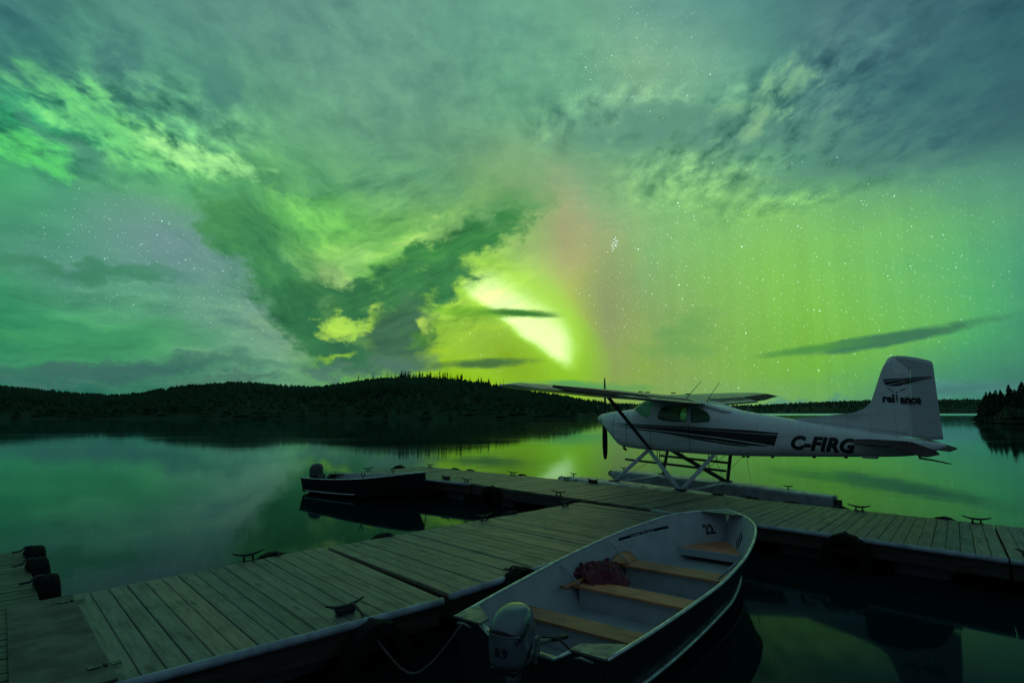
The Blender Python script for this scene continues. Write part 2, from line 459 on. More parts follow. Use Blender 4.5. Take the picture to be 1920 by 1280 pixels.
    total = g.m('ADD', g.m('MULTIPLY', star_total, clear), g.m('MULTIPLY', cl, 1.1))
    # fine sky grain in the clear parts (unresolved faint stars)
    star_col = g.rgb(g.m('MULTIPLY', total, 0.82), total, g.m('MULTIPLY_ADD', cl, 0.3, total))
    col = g.mix(1.0, col, star_col, 'ADD')

    # ---- away from the aurora: dim blue-grey overcast overhead and behind
    back = g.ramp(g.m('DIVIDE', el, 90.0), [(0.0, lin((38, 55, 66))), (0.25, lin((82, 106, 118))), (0.6, lin((66, 102, 107))), (1.0, lin((50, 94, 92)))])
    back = g.cmul(back, g.m('ADD', 0.7, g.m('MULTIPLY', n_big, 0.6)))
    fb = g.m('MAXIMUM', g.ss(g.m('ABSOLUTE', az), 48.0, 95.0), g.ss(el, 38.0, 62.0))
    col = g.mix(fb, col, back)
    bg = g.n('ShaderNodeBackground')
    g.put(bg.inputs['Color'], col)
    bg.inputs['Strength'].default_value = 1.0
    out = g.n('ShaderNodeOutputWorld')
    NT.links.new(bg.outputs[0], out.inputs[0])


build_sky()
world.cycles.sampling_method = 'MANUAL'
world.cycles.sample_map_resolution = 1024

# ------------------------------------------------------------------ helpers
def material(name, base, rough=0.5, metallic=0.0, spec=0.5, fn=None):
    m = bpy.data.materials.new(name)
    m.use_nodes = True
    nt = m.node_tree
    nt.nodes.clear()
    g = G(nt)
    out = g.n('ShaderNodeOutputMaterial')
    b = g.n('ShaderNodeBsdfPrincipled')
    b.inputs['Base Color'].default_value = tuple(base) + (1,)
    b.inputs['Roughness'].default_value = rough
    b.inputs['Metallic'].default_value = metallic
    b.inputs['Specular IOR Level'].default_value = spec
    nt.links.new(b.outputs[0], out.inputs[0])
    if fn:
        fn(g, b, out)
    return m


def wear(scale, amount, rough_var=0.12, bump=0.0, stretch=(1, 1, 1), detail=5.0):
    """uneven colour, gloss and relief from object-space noise"""
    def fn(g, b, out):
        tc = g.n('ShaderNodeTexCoord')
        mp = g.n('ShaderNodeMapping')
        g.put(mp.inputs[0], tc.outputs['Object'])
        mp.inputs['Scale'].default_value = stretch
        f, _ = g.noise(mp.outputs[0], scale, detail, 0.62)
        c = tuple(b.inputs['Base Color'].default_value)[:3]
        lo, hi = tuple(v * (1 - amount) for v in c), tuple(min(1, v * (1 + amount * 0.6)) for v in c)
        col = g.mix(g.ss(f, 0.3, 0.7), lo, hi)
        g.put(b.inputs['Base Color'], col)
        r = b.inputs['Roughness'].default_value
        g.put(b.inputs['Roughness'], g.ss(f, 0.25, 0.75, min(1, r + rough_var), max(0.02, r - rough_var)))
        if bump:
            bp = g.n('ShaderNodeBump')
            bp.inputs['Strength'].default_value = 1.0
            bp.inputs['Distance'].default_value = bump
            g.put(bp.inputs['Height'], f)
            g.put(b.inputs['Normal'], bp.outputs[0])
    return fn


class MB:
    def __init__(self):
        self.v, self.f, self.uv, self.sm, self.at = [], [], [], [], []

    def add(self, vs, fs, smooth=False, uvs=None, tint=0.5):
        o = len(self.v)
        self.v += [tuple(p) for p in vs]
        for i, f in enumerate(fs):
            self.f.append(tuple(o + k for k in f))
            self.uv.append([uvs[k] for k in f] if uvs else [(0, 0)] * len(f))
            self.sm.append(smooth)
            self.at.append(tint)
        return self

    def box(self, c, size, rot=None, bevel=0.0, tint=0.5, smooth=False):
        hx, hy, hz = size[0] / 2, size[1] / 2, size[2] / 2
        M = Matrix.Identity(3) if rot is None else (Matrix.Rotation(rot, 3, 'Z') if isinstance(rot, (int, float)) else rot)
        c = Vector(c)
        b = min(bevel, hx * 0.9, hy * 0.9, hz * 0.9)
        if b <= 0:
            vs = [c + M @ Vector((x * hx, y * hy, z * hz)) for z in (-1, 1) for y in (-1, 1) for x in (-1, 1)]
            fs = [(0, 2, 3, 1), (4, 5, 7, 6), (0, 1, 5, 4), (2, 6, 7, 3), (0, 4, 6, 2), (1, 3, 7, 5)]
            return self.add(vs, fs, smooth, None, tint)
        vs, idx = [], {}
        for sx in (-1, 1):
            for sy in (-1, 1):
                for sz in (-1, 1):
                    for ax in range(3):
                        p = [sx * (hx - b), sy * (hy - b), sz * (hz - b)]
                        p[ax] = (sx * hx, sy * hy, sz * hz)[ax]
                        idx[(sx, sy, sz, ax)] = len(vs)
                        vs.append(c + M @ Vector(p))
        fs = []
        for ax in range(3):
            o1, o2 = [k for k in range(3) if k != ax]
            for s in (-1, 1):
                q = []
                for a_, b_ in ((-1, -1), (1, -1), (1, 1), (-1, 1)):
                    k = [0, 0, 0]
                    k[ax], k[o1], k[o2] = s, a_, b_
                    q.append(idx[(*k, ax)])
                fs.append(tuple(q))
        for ax in range(3):      # edges parallel to ax
            o1, o2 = [k for k in range(3) if k != ax]
            for a_ in (-1, 1):
                for b_ in (-1, 1):
                    q = []
                    for s, w in ((-1, o1), (-1, o2), (1, o2), (1, o1)):
                        k = [0, 0, 0]
                        k[ax], k[o1], k[o2] = s, a_, b_
                        q.append(idx[(*k, w)])
                    fs.append(tuple(q))
        for sx in (-1, 1):
            for sy in (-1, 1):
                for sz in (-1, 1):
                    fs.append(tuple(idx[(sx, sy, sz, ax)] for ax in range(3)))
        return self.add(vs, fs, smooth, None, tint)

    def loft(self, rings, closed=True, cap0=True, cap1=True, smooth=True):
        n = len(rings[0])
        vs = [p for r in rings for p in r]
        fs = []
        for i in range(len(rings) - 1):
            for j in range(n if closed else n - 1):
                k = (j + 1) % n
                fs.append((i * n + j, i * n + k, (i + 1) * n + k, (i + 1) * n + j))
        if cap0:
            fs.append(tuple(range(n - 1, -1, -1)))
        if cap1:
            fs.append(tuple((len(rings) - 1) * n + j for j in range(n)))
        return self.add(vs, fs, smooth)

    def tube(self, pts, r, seg=8, smooth=True, flat=1.0, up=None):
        """round (or flattened) tube along pts; r is a number or a list"""
        pts = [Vector(p) for p in pts]
        rs = r if isinstance(r, (list, tuple)) else [r] * len(pts)
        rings = []
        pn = None
        for i, p in enumerate(pts):
            t = (pts[min(i + 1, len(pts) - 1)] - pts[max(i - 1, 0)]).normalized()
            if up is not None:
                nrm = (Vector(up) - t * t.dot(Vector(up))).normalized()
            elif pn is None:
                a = Vector((0, 0, 1)) if abs(t.z) < 0.9 else Vector((1, 0, 0))
                nrm = (a - t * t.dot(a)).normalized()
            else:
                nrm = (pn - t * t.dot(pn)).normalized()
            pn = nrm
            bn = t.cross(nrm)
            rings.append([p + (nrm * math.cos(2 * math.pi * k / seg) * flat + bn * math.sin(2 * math.pi * k / seg)) * rs[i] for k in range(seg)])
        return self.loft(rings, True, True, True, smooth)

    def lathe(self, prof, seg=24, M=None, smooth=True, caps=True):
        """profile of (radius, z) turned about z, then moved by M"""
        M = M or Matrix.Identity(4)
        rings = [[M @ Vector((r * math.cos(2 * math.pi * k / seg), r * math.sin(2 * math.pi * k / seg), z)) for k in range(seg)] for r, z in prof]
        return self.loft(rings, True, caps, caps, smooth)

    def build(self, name, mat, parent=None, uv=False):
        me = bpy.data.meshes.new(name)
        me.from_pydata(self.v, [], self.f)
        if any(self.sm):
            me.polygons.foreach_set('use_smooth', self.sm)
        if uv:
            l = me.uv_layers.new(name='UVMap')
            flat = [c for f in self.uv for p in f for c in p]
            l.data.foreach_set('uv', flat)
            at = me.attributes.new('tint', 'FLOAT', 'FACE')
            at.data.foreach_set('value', self.at)
        me.materials.append(mat)
        o = bpy.data.objects.new(name, me)
        COL.objects.link(o)
        if parent:
            o.parent = parent
        me.update()
        bm = bmesh.new()
        bm.from_mesh(me)
        bmesh.ops.recalc_face_normals(bm, faces=bm.faces)
        bm.to_mesh(me)
        bm.free()
        return o


def sharp(o, deg=40):
    """smooth shading with hard edges above an angle"""
    me = o.data
    bm = bmesh.new()
    bm.from_mesh(me)
    for e in bm.edges:
        e.smooth = not (len(e.link_faces) == 2 and e.calc_face_angle(0) > R(deg))
    bm.to_mesh(me)
    bm.free()
    me.polygons.foreach_set('use_smooth', [True] * len(me.polygons))
    return o


def empty(name, loc, rz=0.0):
    o = bpy.data.objects.new(name, None)
    COL.objects.link(o)
    o.location = loc
    o.rotation_euler = (0, 0, rz)
    o.empty_display_size = 0.2
    return o


def tag(o, label=None, cat=None, group=None, kind=None):
    if label:
        o['label'] = label
    if cat:
        o['category'] = cat
    if group:
        o['group'] = group
    if kind:
        o['kind'] = kind
    return o


def copy_tree(o, parent=None):
    c = o.copy()
    COL.objects.link(c)
    if parent:
        c.parent = parent
    for ch in list(o.children):
        copy_tree(ch, c)
    return c


def lerp(a, b, t):
    return a + (b - a) * t


def interp(tab, x):
    """smooth monotone interpolation of a table of (x, y...)"""
    if x <= tab[0][0]:
        return list(tab[0][1:])
    if x >= tab[-1][0]:
        return list(tab[-1][1:])
    i = max(k for k in range(len(tab)) if tab[k][0] <= x)
    out = []
    for c in range(1, len(tab[0])):
        def sl(k):
            return (tab[k + 1][c] - tab[k][c]) / (tab[k + 1][0] - tab[k][0])
        def tan(k):
            if k == 0:
                return sl(0)
            if k == len(tab) - 1:
                return sl(k - 1)
            a, b = sl(k - 1), sl(k)
            return 0 if a * b <= 0 else 2 * a * b / (a + b)
        h = tab[i + 1][0] - tab[i][0]
        t = (x - tab[i][0]) / h
        y0, y1, m0, m1 = tab[i][c], tab[i + 1][c], tan(i) * h, tan(i + 1) * h
        out.append((2 * t**3 - 3 * t**2 + 1) * y0 + (t**3 - 2 * t**2 + t) * m0 + (-2 * t**3 + 3 * t**2) * y1 + (t**3 - t**2) * m1)
    return out


def text_mesh(body, size, bold=0.0, shear=0.0, sx=1.0, spacing=1.0):
    """flat triangles of a line of text: list of verts (x, y) and faces, left edge at 0, baseline at 0"""
    cu = bpy.data.curves.new('lettering', 'FONT')
    cu.body = body
    cu.size = size
    cu.offset = bold
    cu.shear = shear
    cu.space_character = spacing
    cu.resolution_u = 4
    o = bpy.data.objects.new('lettering', cu)
    COL.objects.link(o)
    dg = bpy.context.evaluated_depsgraph_get()
    dg.update()
    me = bpy.data.meshes.new_from_object(o.evaluated_get(dg))
    bm = bmesh.new()
    bm.from_mesh(me)
    bmesh.ops.triangulate(bm, faces=bm.faces)
    for _ in range(3):
        ed = [e for e in bm.edges if e.calc_length() > size * 0.18]
        if not ed:
            break
        bmesh.ops.subdivide_edges(bm, edges=ed, cuts=1)
        bmesh.ops.triangulate(bm, faces=bm.faces)
    bm.verts.ensure_lookup_table()
    for i, v in enumerate(bm.verts):
        v.index = i
    x0 = min(v.co.x for v in bm.verts)
    vs = [((v.co.x - x0) * sx, v.co.y) for v in bm.verts]
    fs = [tuple(v.index for v in f.verts) for f in bm.faces]
    bm.free()
    bpy.data.objects.remove(o)
    bpy.data.curves.remove(cu)
    bpy.data.meshes.remove(me)
    return vs, fs


# ------------------------------------------------------------------ materials
def wood_fn(along=2.2, across=26.0, warm=(0.190, 0.155, 0.110), cold=(0.150, 0.175, 0.165), dark=(0.022, 0.02, 0.018)):
    def fn(g, b, out):
        uv = g.n('ShaderNodeUVMap')
        uv.uv_map = 'UVMap'
        at = g.n('ShaderNodeAttribute')
        at.attribute_name = 'tint'
        v = g.vm('MULTIPLY', uv.outputs[0], (along, across, 1))
        grain, _ = g.noise(v, 1.0, 6.0, 0.65, 0.6)
        blot, _ = g.noise(uv.outputs[0], 2.3, 5.0, 0.6)
        crack, _ = g.noise(g.vm('MULTIPLY', uv.outputs[0], (1.6, 60, 1)), 1.0, 3.0, 0.5)
        c = g.mix(g.ss(at.outputs['Fac'], 0.0, 1.0), cold, warm)
        c = g.mix(g.ss(grain, 0.42, 0.75), c, g.cmul(c, (0.62, 0.62, 0.6)))
        c = g.mix(g.ss(blot, 0.46, 0.7), c, g.cmul(c, (0.5, 0.54, 0.52)))
        c = g.mix(g.ss(crack, 0.66, 0.74), c, dark)
        vo = g.n('ShaderNodeTexVoronoi')
        g.put(vo.inputs['Vector'], g.vm('MULTIPLY', uv.outputs[0], (1.7, 5.5, 1)))
        vo.inputs['Scale'].default_value = 1.0
        kn = g.ss(vo.outputs['Distance'], 0.20, 0.07)
        c = g.mix(g.m('MULTIPLY', kn, 0.85), c, dark)
        lvl = g.m('MULTIPLY_ADD', at.outputs['Fac'], 0.6, 0.7)
        c = g.cmul(c, lvl)
        g.put(b.inputs['Base Color'], c)
        g.put(b.inputs['Roughness'], g.ss(grain, 0.2, 0.8, 0.42, 0.62))
        bp = g.n('ShaderNodeBump')
        bp.inputs['Distance'].default_value = 0.004
        bp.inputs['Strength'].default_value = 0.7
        g.put(bp.inputs['Height'], g.m('SUBTRACT', g.m('MULTIPLY', grain, 0.6), g.m('ADD', kn, g.ss(crack, 0.66, 0.74))))
        g.put(b.inputs['Normal'], bp.outputs[0])
    return fn


def paint_fn(g, b, out):
    """gloss paint with skin laps, rivet rows and streaks of grime running aft"""
    tc = g.n('ShaderNodeTexCoord')
    P = tc.outputs['Object']
    x, y, z = g.sep(P)
    lap = g.m('PINGPONG', x, 0.21)
    lapl = g.ss(lap, 0.010, 0.003)
    riv = g.m('MULTIPLY', g.ss(lap, 0.022, 0.016), g.ss(g.m('PINGPONG', z, 0.0175), 0.007, 0.003))
    gr, _ = g.noise(g.vm('MULTIPLY', P, (0.9, 4.0, 6.0)), 1.0, 6.0, 0.65)
    bl, _ = g.noise(P, 2.4, 5.0, 0.6)
    c = g.mix(g.ss(gr, 0.5, 0.75), (0.82, 0.83, 0.85), (0.56, 0.57, 0.56))
    c = g.mix(g.m('MULTIPLY', g.ss(bl, 0.45, 0.75), 0.5), c, (0.62, 0.64, 0.64))
    c = g.mix(g.m('MULTIPLY', g.m('MAXIMUM', lapl, riv), 0.22), c, (0.25, 0.26, 0.27))
    g.put(b.inputs['Base Color'], c)
    g.put(b.inputs['Roughness'], g.ss(gr, 0.3, 0.7, 0.24, 0.42))


M_DECK = material('weathered deck wood', (0.16, 0.14, 0.1), 0.5, fn=wood_fn())
M_DECK_OLD = material('brown deck wood', (0.12, 0.09, 0.06), 0.6, fn=wood_fn(warm=(0.075, 0.04, 0.022), cold=(0.055, 0.038, 0.026)))
M_BENCH = material('varnished bench wood', (0.2, 0.11, 0.05), 0.4, fn=wood_fn(3.0, 30.0, (0.54, 0.185, 0.085), (0.45, 0.165, 0.085), (0.16, 0.05, 0.025)))
M_PLY = material('plywood sheet', (0.085, 0.083, 0.07), 0.7, fn=wear(3.0, 0.45, 0.1, 0.002))
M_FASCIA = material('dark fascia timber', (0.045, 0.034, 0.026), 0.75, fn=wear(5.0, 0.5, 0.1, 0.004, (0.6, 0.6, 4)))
M_RAIL = material('pale rub rail', (0.30, 0.35, 0.42), 0.38, fn=wear(7.0, 0.35, 0.12))
M_PONTOON = material('pontoon plastic', (0.10, 0.11, 0.13), 0.55, fn=wear(3.0, 0.4))
M_IRON = material('dark galvanised iron', (0.06, 0.065, 0.07), 0.45, 0.8, fn=wear(30.0, 0.5, 0.15))
M_RUBBER = material('tyre rubber', (0.007, 0.007, 0.008), 0.85, 0, 0.12, fn=wear(20.0, 0.5, 0.1, 0.003))
M_ROPE = material('mooring rope fibre', (0.085, 0.072, 0.066), 0.9, fn=wear(60.0, 0.5, 0.05, 0.004))
M_ROPE_DARK = material('dark rope fibre', (0.03, 0.03, 0.035), 0.9, fn=wear(60.0, 0.4, 0.05, 0.004))
M_ALU_IN = material('grey painted hull inside', (0.35, 0.38, 0.42), 0.42, fn=wear(3.5, 0.14, 0.12))
M_HULL = material('dark green hull paint', (0.014, 0.025, 0.025), 0.4, fn=wear(4.0, 0.45, 0.15))
M_GUN = material('bare aluminium', (0.50, 0.54, 0.56), 0.32, 0.75, fn=wear(9.0, 0.3, 0.14))
M_KNEE = material('dull aluminium casting', (0.16, 0.19, 0.19), 0.5, 0.5, fn=wear(12.0, 0.35, 0.12))
M_COWL = material('silver engine cowl', (0.125, 0.16, 0.185), 0.14, 0.15, 0.8, fn=wear(5.0, 0.15, 0.06))
M_COWL_DARK = material('charcoal engine cowl', (0.075, 0.08, 0.095), 0.35, 0.1, fn=wear(6.0, 0.2, 0.08))
M_BLACK = material('black plastic', (0.008, 0.008, 0.01), 0.45, fn=wear(20.0, 0.3, 0.1))
M_DECAL = material('black lettering film', (0.010, 0.011, 0.014), 0.35, fn=wear(6.0, 0.25, 0.1))
M_NAVY = material('navy label film', (0.006, 0.009, 0.022), 0.6, 0, 0.2, fn=wear(6.0, 0.25, 0.1))
M_LABELW = material('white label print', (0.55, 0.58, 0.6), 0.45, fn=wear(6.0, 0.2, 0.1))
M_WHITE = material('white aircraft paint', (0.82, 0.83, 0.85), 0.30, fn=paint_fn)
M_FLOAT = material('float aluminium', (0.42, 0.46, 0.48), 0.42, 0.1, fn=wear(5.0, 0.3, 0.12))
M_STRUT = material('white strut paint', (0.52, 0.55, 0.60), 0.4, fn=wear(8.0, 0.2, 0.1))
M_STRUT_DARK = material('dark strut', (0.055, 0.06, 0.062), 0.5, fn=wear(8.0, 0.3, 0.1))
M_WSTRUT = material('maroon wing strut', (0.040, 0.022, 0.024), 0.4, fn=wear(8.0, 0.3, 0.1))
M_MAROON = material('faded maroon skin', (0.052, 0.026, 0.032), 0.75, 0, 0.08, fn=wear(5.0, 0.35, 0.12, 0.0015, (3, 0.4, 1)))
M_WING = material('weathered wing skin', (0.26, 0.26, 0.25), 0.36, fn=wear(4.0, 0.4, 0.14, 0.001, (0.6, 2.5, 1)))
M_FLAP = material('brown-grey flap skin', (0.13, 0.105, 0.10), 0.6, 0, 0.2, fn=wear(5.0, 0.35, 0.12, 0.0015, (3, 0.4, 1)))
M_STRIPE = material('charcoal stripe paint', (0.012, 0.013, 0.016), 0.4, fn=wear(5.0, 0.3, 0.1))
M_SEAM = material('panel seam', (0.10, 0.11, 0.12), 0.6, fn=wear(10.0, 0.3, 0.1))
M_PROP = material('black propeller', (0.010, 0.011, 0.012), 0.4, 0.2, fn=wear(10.0, 0.3, 0.1))
M_CLOTH = material('maroon cloth', (0.13, 0.016, 0.03), 0.9, fn=wear(25.0, 0.55, 0.05, 0.004))
M_PADDLE = material('yellow varnished ash', (0.50, 0.19, 0.055), 0.4, fn=wear(8.0, 0.25, 0.1))
M_LEAF = material('fallen leaf', (0.10, 0.22, 0.10), 0.6, fn=wear(40.0, 0.4, 0.1))
M_FOLI = material('spruce needles', (0.022, 0.042, 0.022), 0.8, 0, 0.2, fn=wear(0.6, 0.45, 0.1))
M_FOREST = material('forest needles', (0.024, 0.078, 0.034), 0.85, 0, 0.15, fn=wear(0.02, 0.5, 0.05))
M_TRUNK = material('spruce bark', (0.035, 0.026, 0.02), 0.9, fn=wear(3.0, 0.4, 0.05))
M_HILL = material('forest floor', (0.016, 0.045, 0.021), 0.95, 0, 0.1, fn=wear(0.03, 0.5, 0.05))


def glass_material(name, glow):
    m = bpy.data.materials.new(name)
    m.use_nodes = True
    nt = m.node_tree
    nt.nodes.clear()
    g = G(nt)
    out = g.n('ShaderNodeOutputMaterial')
    tr = g.n('ShaderNodeBsdfTransparent')
    tr.inputs[0].default_value = (0.78, 0.95, 0.84, 1)
    gl = g.n('ShaderNodeBsdfGlossy')
    gl.inputs['Roughness'].default_value = 0.03
    fr = g.n('ShaderNodeFresnel')
    fr.inputs[0].default_value = 1.5
    tc = g.n('ShaderNodeTexCoord')
    sm, _ = g.noise(tc.outputs['Object'], 6.0, 4.0)
    tl = g.n('ShaderNodeBsdfTranslucent')
    tl.inputs[0].default_value = (0.45, 1.0, 0.66, 1)  # green put into the pane colour to imitate aurora glow in the windows
    dm = g.n('ShaderNodeMixShader')
    dm.inputs[0].default_value = glow
    nt.links.new(tr.outputs[0], dm.inputs[1])
    nt.links.new(tl.outputs[0], dm.inputs[2])
    mx = g.n('ShaderNodeMixShader')
    g.put(mx.inputs[0], g.m('ADD', fr.outputs[0], g.m('MULTIPLY', g.ss(sm, 0.5, 0.8), 0.05)))
    nt.links.new(dm.outputs[0], mx.inputs[1])
    nt.links.new(gl.outputs[0], mx.inputs[2])
    nt.links.new(mx.outputs[0], out.inputs[0])
    return m


M_GLASS = glass_material('cockpit glass', 0.12)
M_GLASS_GLOW = glass_material('dusty cockpit glass', 0.85)


def water_fn(g, b, out):
    ge = g.n('ShaderNodeNewGeometry')
    P = ge.outputs['Position']
    # a breath of wind ruffles the far water on the right
    n1, _ = g.noise(g.vm('MULTIPLY', P, (0.004, 0.02, 1)), 1.0, 3.0, 0.5)
    x, y, z = g.sep(P)
    far = g.ss(g.m('ADD', y, g.m('MULTIPLY', g.m('SUBTRACT', n1, 0.5), 160.0)), 330.0, 400.0)
    side = g.ss(g.m('DIVIDE', x, g.m('MAXIMUM', y, 1.0)), 0.14, 0.24)
    ruf = g.m('MULTIPLY', far, side)
    n2, _ = g.noise(g.vm('MULTIPLY', P, (0.05, 0.2, 1)), 1.0, 4.0, 0.5)
    r0 = g.ss(n2, 0.3, 0.8, 0.035, 0.07)
    g.put(b.inputs['Roughness'], g.m('MAXIMUM', r0, g.m('MULTIPLY', ruf, 0.42)))
    sw, _ = g.noise(g.vm('MULTIPLY', P, (0.9, 0.9, 1)), 1.0, 3.0, 0.5)
    bp = g.n('ShaderNodeBump')
    bp.inputs['Strength'].default_value = 0.25
    bp.inputs['Distance'].default_value = 0.010
    g.put(bp.inputs['Height'], sw)
    g.put(b.inputs['Normal'], bp.outputs[0])
    # hand-set reflection: teal tint put in, dim looking down, nearly full at grazing
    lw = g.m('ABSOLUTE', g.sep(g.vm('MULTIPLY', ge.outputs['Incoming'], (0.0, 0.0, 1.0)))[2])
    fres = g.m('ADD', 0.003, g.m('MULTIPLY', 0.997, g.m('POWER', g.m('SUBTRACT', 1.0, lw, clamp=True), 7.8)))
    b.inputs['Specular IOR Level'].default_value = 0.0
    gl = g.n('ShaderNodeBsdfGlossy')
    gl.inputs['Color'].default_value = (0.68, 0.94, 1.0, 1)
    g.nt.links.new(b.inputs['Roughness'].links[0].from_socket, gl.inputs['Roughness'])
    g.nt.links.new(bp.outputs[0], gl.inputs['Normal'])
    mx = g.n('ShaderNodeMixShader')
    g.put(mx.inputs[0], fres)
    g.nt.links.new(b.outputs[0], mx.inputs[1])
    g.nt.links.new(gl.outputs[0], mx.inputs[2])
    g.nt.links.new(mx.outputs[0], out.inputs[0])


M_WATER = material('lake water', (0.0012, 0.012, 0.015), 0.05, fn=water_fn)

# ------------------------------------------------------------------ lake and hills
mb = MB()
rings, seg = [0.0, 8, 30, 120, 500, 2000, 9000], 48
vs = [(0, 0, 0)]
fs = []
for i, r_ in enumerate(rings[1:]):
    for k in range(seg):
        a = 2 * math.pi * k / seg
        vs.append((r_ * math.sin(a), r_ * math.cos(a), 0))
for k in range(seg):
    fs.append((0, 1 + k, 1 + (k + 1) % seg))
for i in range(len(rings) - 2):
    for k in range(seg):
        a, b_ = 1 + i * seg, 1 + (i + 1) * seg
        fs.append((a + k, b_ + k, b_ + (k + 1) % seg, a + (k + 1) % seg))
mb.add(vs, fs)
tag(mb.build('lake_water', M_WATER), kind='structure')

# wooded skyline, as bearings: (tangent step, height step) measured in 1/1075 of the distance
SKYLINE = [(-900, 725), (-100, 722), (0, 722), (60, 728), (130, 735), (200, 740), (260, 736), (330, 723), (400, 717), (430, 714), (480, 717), (530, 721), (600, 724), (650, 716),
           (700, 708), (750, 706), (800, 706), (850, 709), (900, 715), (950, 723), (1000, 733), (1050, 741), (1100, 748), (1150, 753), (1300, 757), (1400, 757),
           (1485, 753), (1560, 749), (1640, 747), (1750, 746), (1850, 745), (1950, 744), (2100, 740), (2900, 735)]


def sky_h(px):
    for (x0, y0), (x1, y1) in zip(SKYLINE, SKYLINE[1:]):
        if x0 <= px <= x1:
            return lerp(y0, y1, (px - x0) / (x1 - x0))
    return 730.0


def shore(px):
    """depths of shoreline and ridge along a bearing"""
    t = min(max((px - 1080) / 130, 0), 1)
    t = t * t * (3 - 2 * t)
    return lerp(175, 780, t) + 9 * mnoise.noise(Vector((px * 0.012, 3.1, 0))), lerp(470, 1120, t)


TREE_H = {0: 7.5, 1: 8.0}


def ground_z(px, t):
    """height of the hill, t = 0 at the shore, 1 on the ridge"""
    d0, d1 = shore(px)
    crest = (772 - sky_h(px)) / 1075 * d1 + 2.2 - (3.2 if px < 1140 else 4.0)
    prof = min(t, 1.0) ** 0.75
    z = crest * prof
    if t > 1:
        z = crest * (1 - 0.35 * (t - 1))
    z += 1.6 * mnoise.noise(Vector((px * 0.02, t * 4.0, 1.7))) * min(1, t * 3) * (1 - min(t, 1) ** 3)
    return z + 0.25


mb = MB()
cols = list(range(-1200, 3200, 22))
ts = [-0.04, 0.0, 0.03, 0.08, 0.15, 0.25, 0.35, 0.45, 0.55, 0.65, 0.75, 0.85, 0.93, 1.0, 1.08, 1.25, 1.6]
vs = []
for px in cols:
    d0, d1 = shore(px)
    u = (px - 960) / 1075
    for t in ts:
        d = lerp(d0, d1, t)
        vs.append((u * d, d, -1.5 if t < 0 else ground_z(px, t)))
n = len(ts)
fs = [(i * n + j, (i + 1) * n + j, (i + 1) * n + j + 1, i * n + j + 1) for i in range(len(cols) - 1) for j in range(n - 1)]
mb.add(vs, fs, True)
tag(mb.build('hills', M_HILL), kind='structure')

# wooded slopes: one mass of conifers
mb = MB()


def rough_conifer(mb, x, y, z, h, w, k=6, tiers=3):
    a0 = rnd.random() * 6.28
    vs, fs = [], []
    for t in range(tiers):
        zb = z + h * (0.06 + 0.30 * t)
        zt = z + h * min(1.0, 0.46 + 0.30 * t)
        rb = w * (1 - 0.30 * t)
        o = len(vs)
        for j in range(k):
            a = a0 + 6.283 * j / k + t * 0.5
            r_ = rb * (0.65 + 0.7 * rnd.random())
            vs.append((x + r_ * math.cos(a), y + r_ * math.sin(a), zb - 0.05 * h * rnd.random()))
        vs.append((x + 0.05 * w * (rnd.random() - 0.5), y, zt))
        for j in range(k):
            fs.append((o + j, o + (j + 1) % k, o + k))
    mb.add(vs, fs)


count = 0
while count < 8000:
    px = rnd.uniform(-330, 1180)
    t = rnd.random() ** 0.75 * 1.06
    d0, d1 = shore(px)
    d = lerp(d0, d1, t)
    if px > 1090 and rnd.random() < 0.6:
        continue
    h = rnd.uniform(3.2, 5.8) * (rnd.uniform(0.35, 0.95) if t > 0.85 else 1.0)
    rough_conifer(mb, (px - 960) / 1075 * d, d, ground_z(px, t) - 0.2, h, h * rnd.uniform(0.26, 0.38), 5, 2)
    count += 1
for _ in range(2200):
    px = rnd.uniform(-1180, -320)
    t = rnd.random() ** 0.75 * 1.06
    d0, d1 = shore(px)
    d = lerp(d0, d1, t)
    h = rnd.uniform(3.6, 6.2) * (rnd.uniform(0.4, 0.95) if t > 0.85 else 1.0)
    rough_conifer(mb, (px - 960) / 1075 * d, d, ground_z(px, t) - 0.2, h, h * rnd.uniform(0.3, 0.42), 5, 2)
for _ in range(1700):
    px = rnd.uniform(1150, 2300)
    t = rnd.random() ** 0.8 * 1.05
    d0, d1 = shore(px)
    d = lerp(d0, d1, t)
    h = rnd.uniform(3.5, 6.5) * (0.75 if t > 0.8 else 1.0)
    rough_conifer(mb, (px - 960) / 1075 * d, d, ground_z(px, t) - 0.2, h, h * 0.42, 5, 2)
tag(mb.build('forest', M_FOREST), kind='stuff')


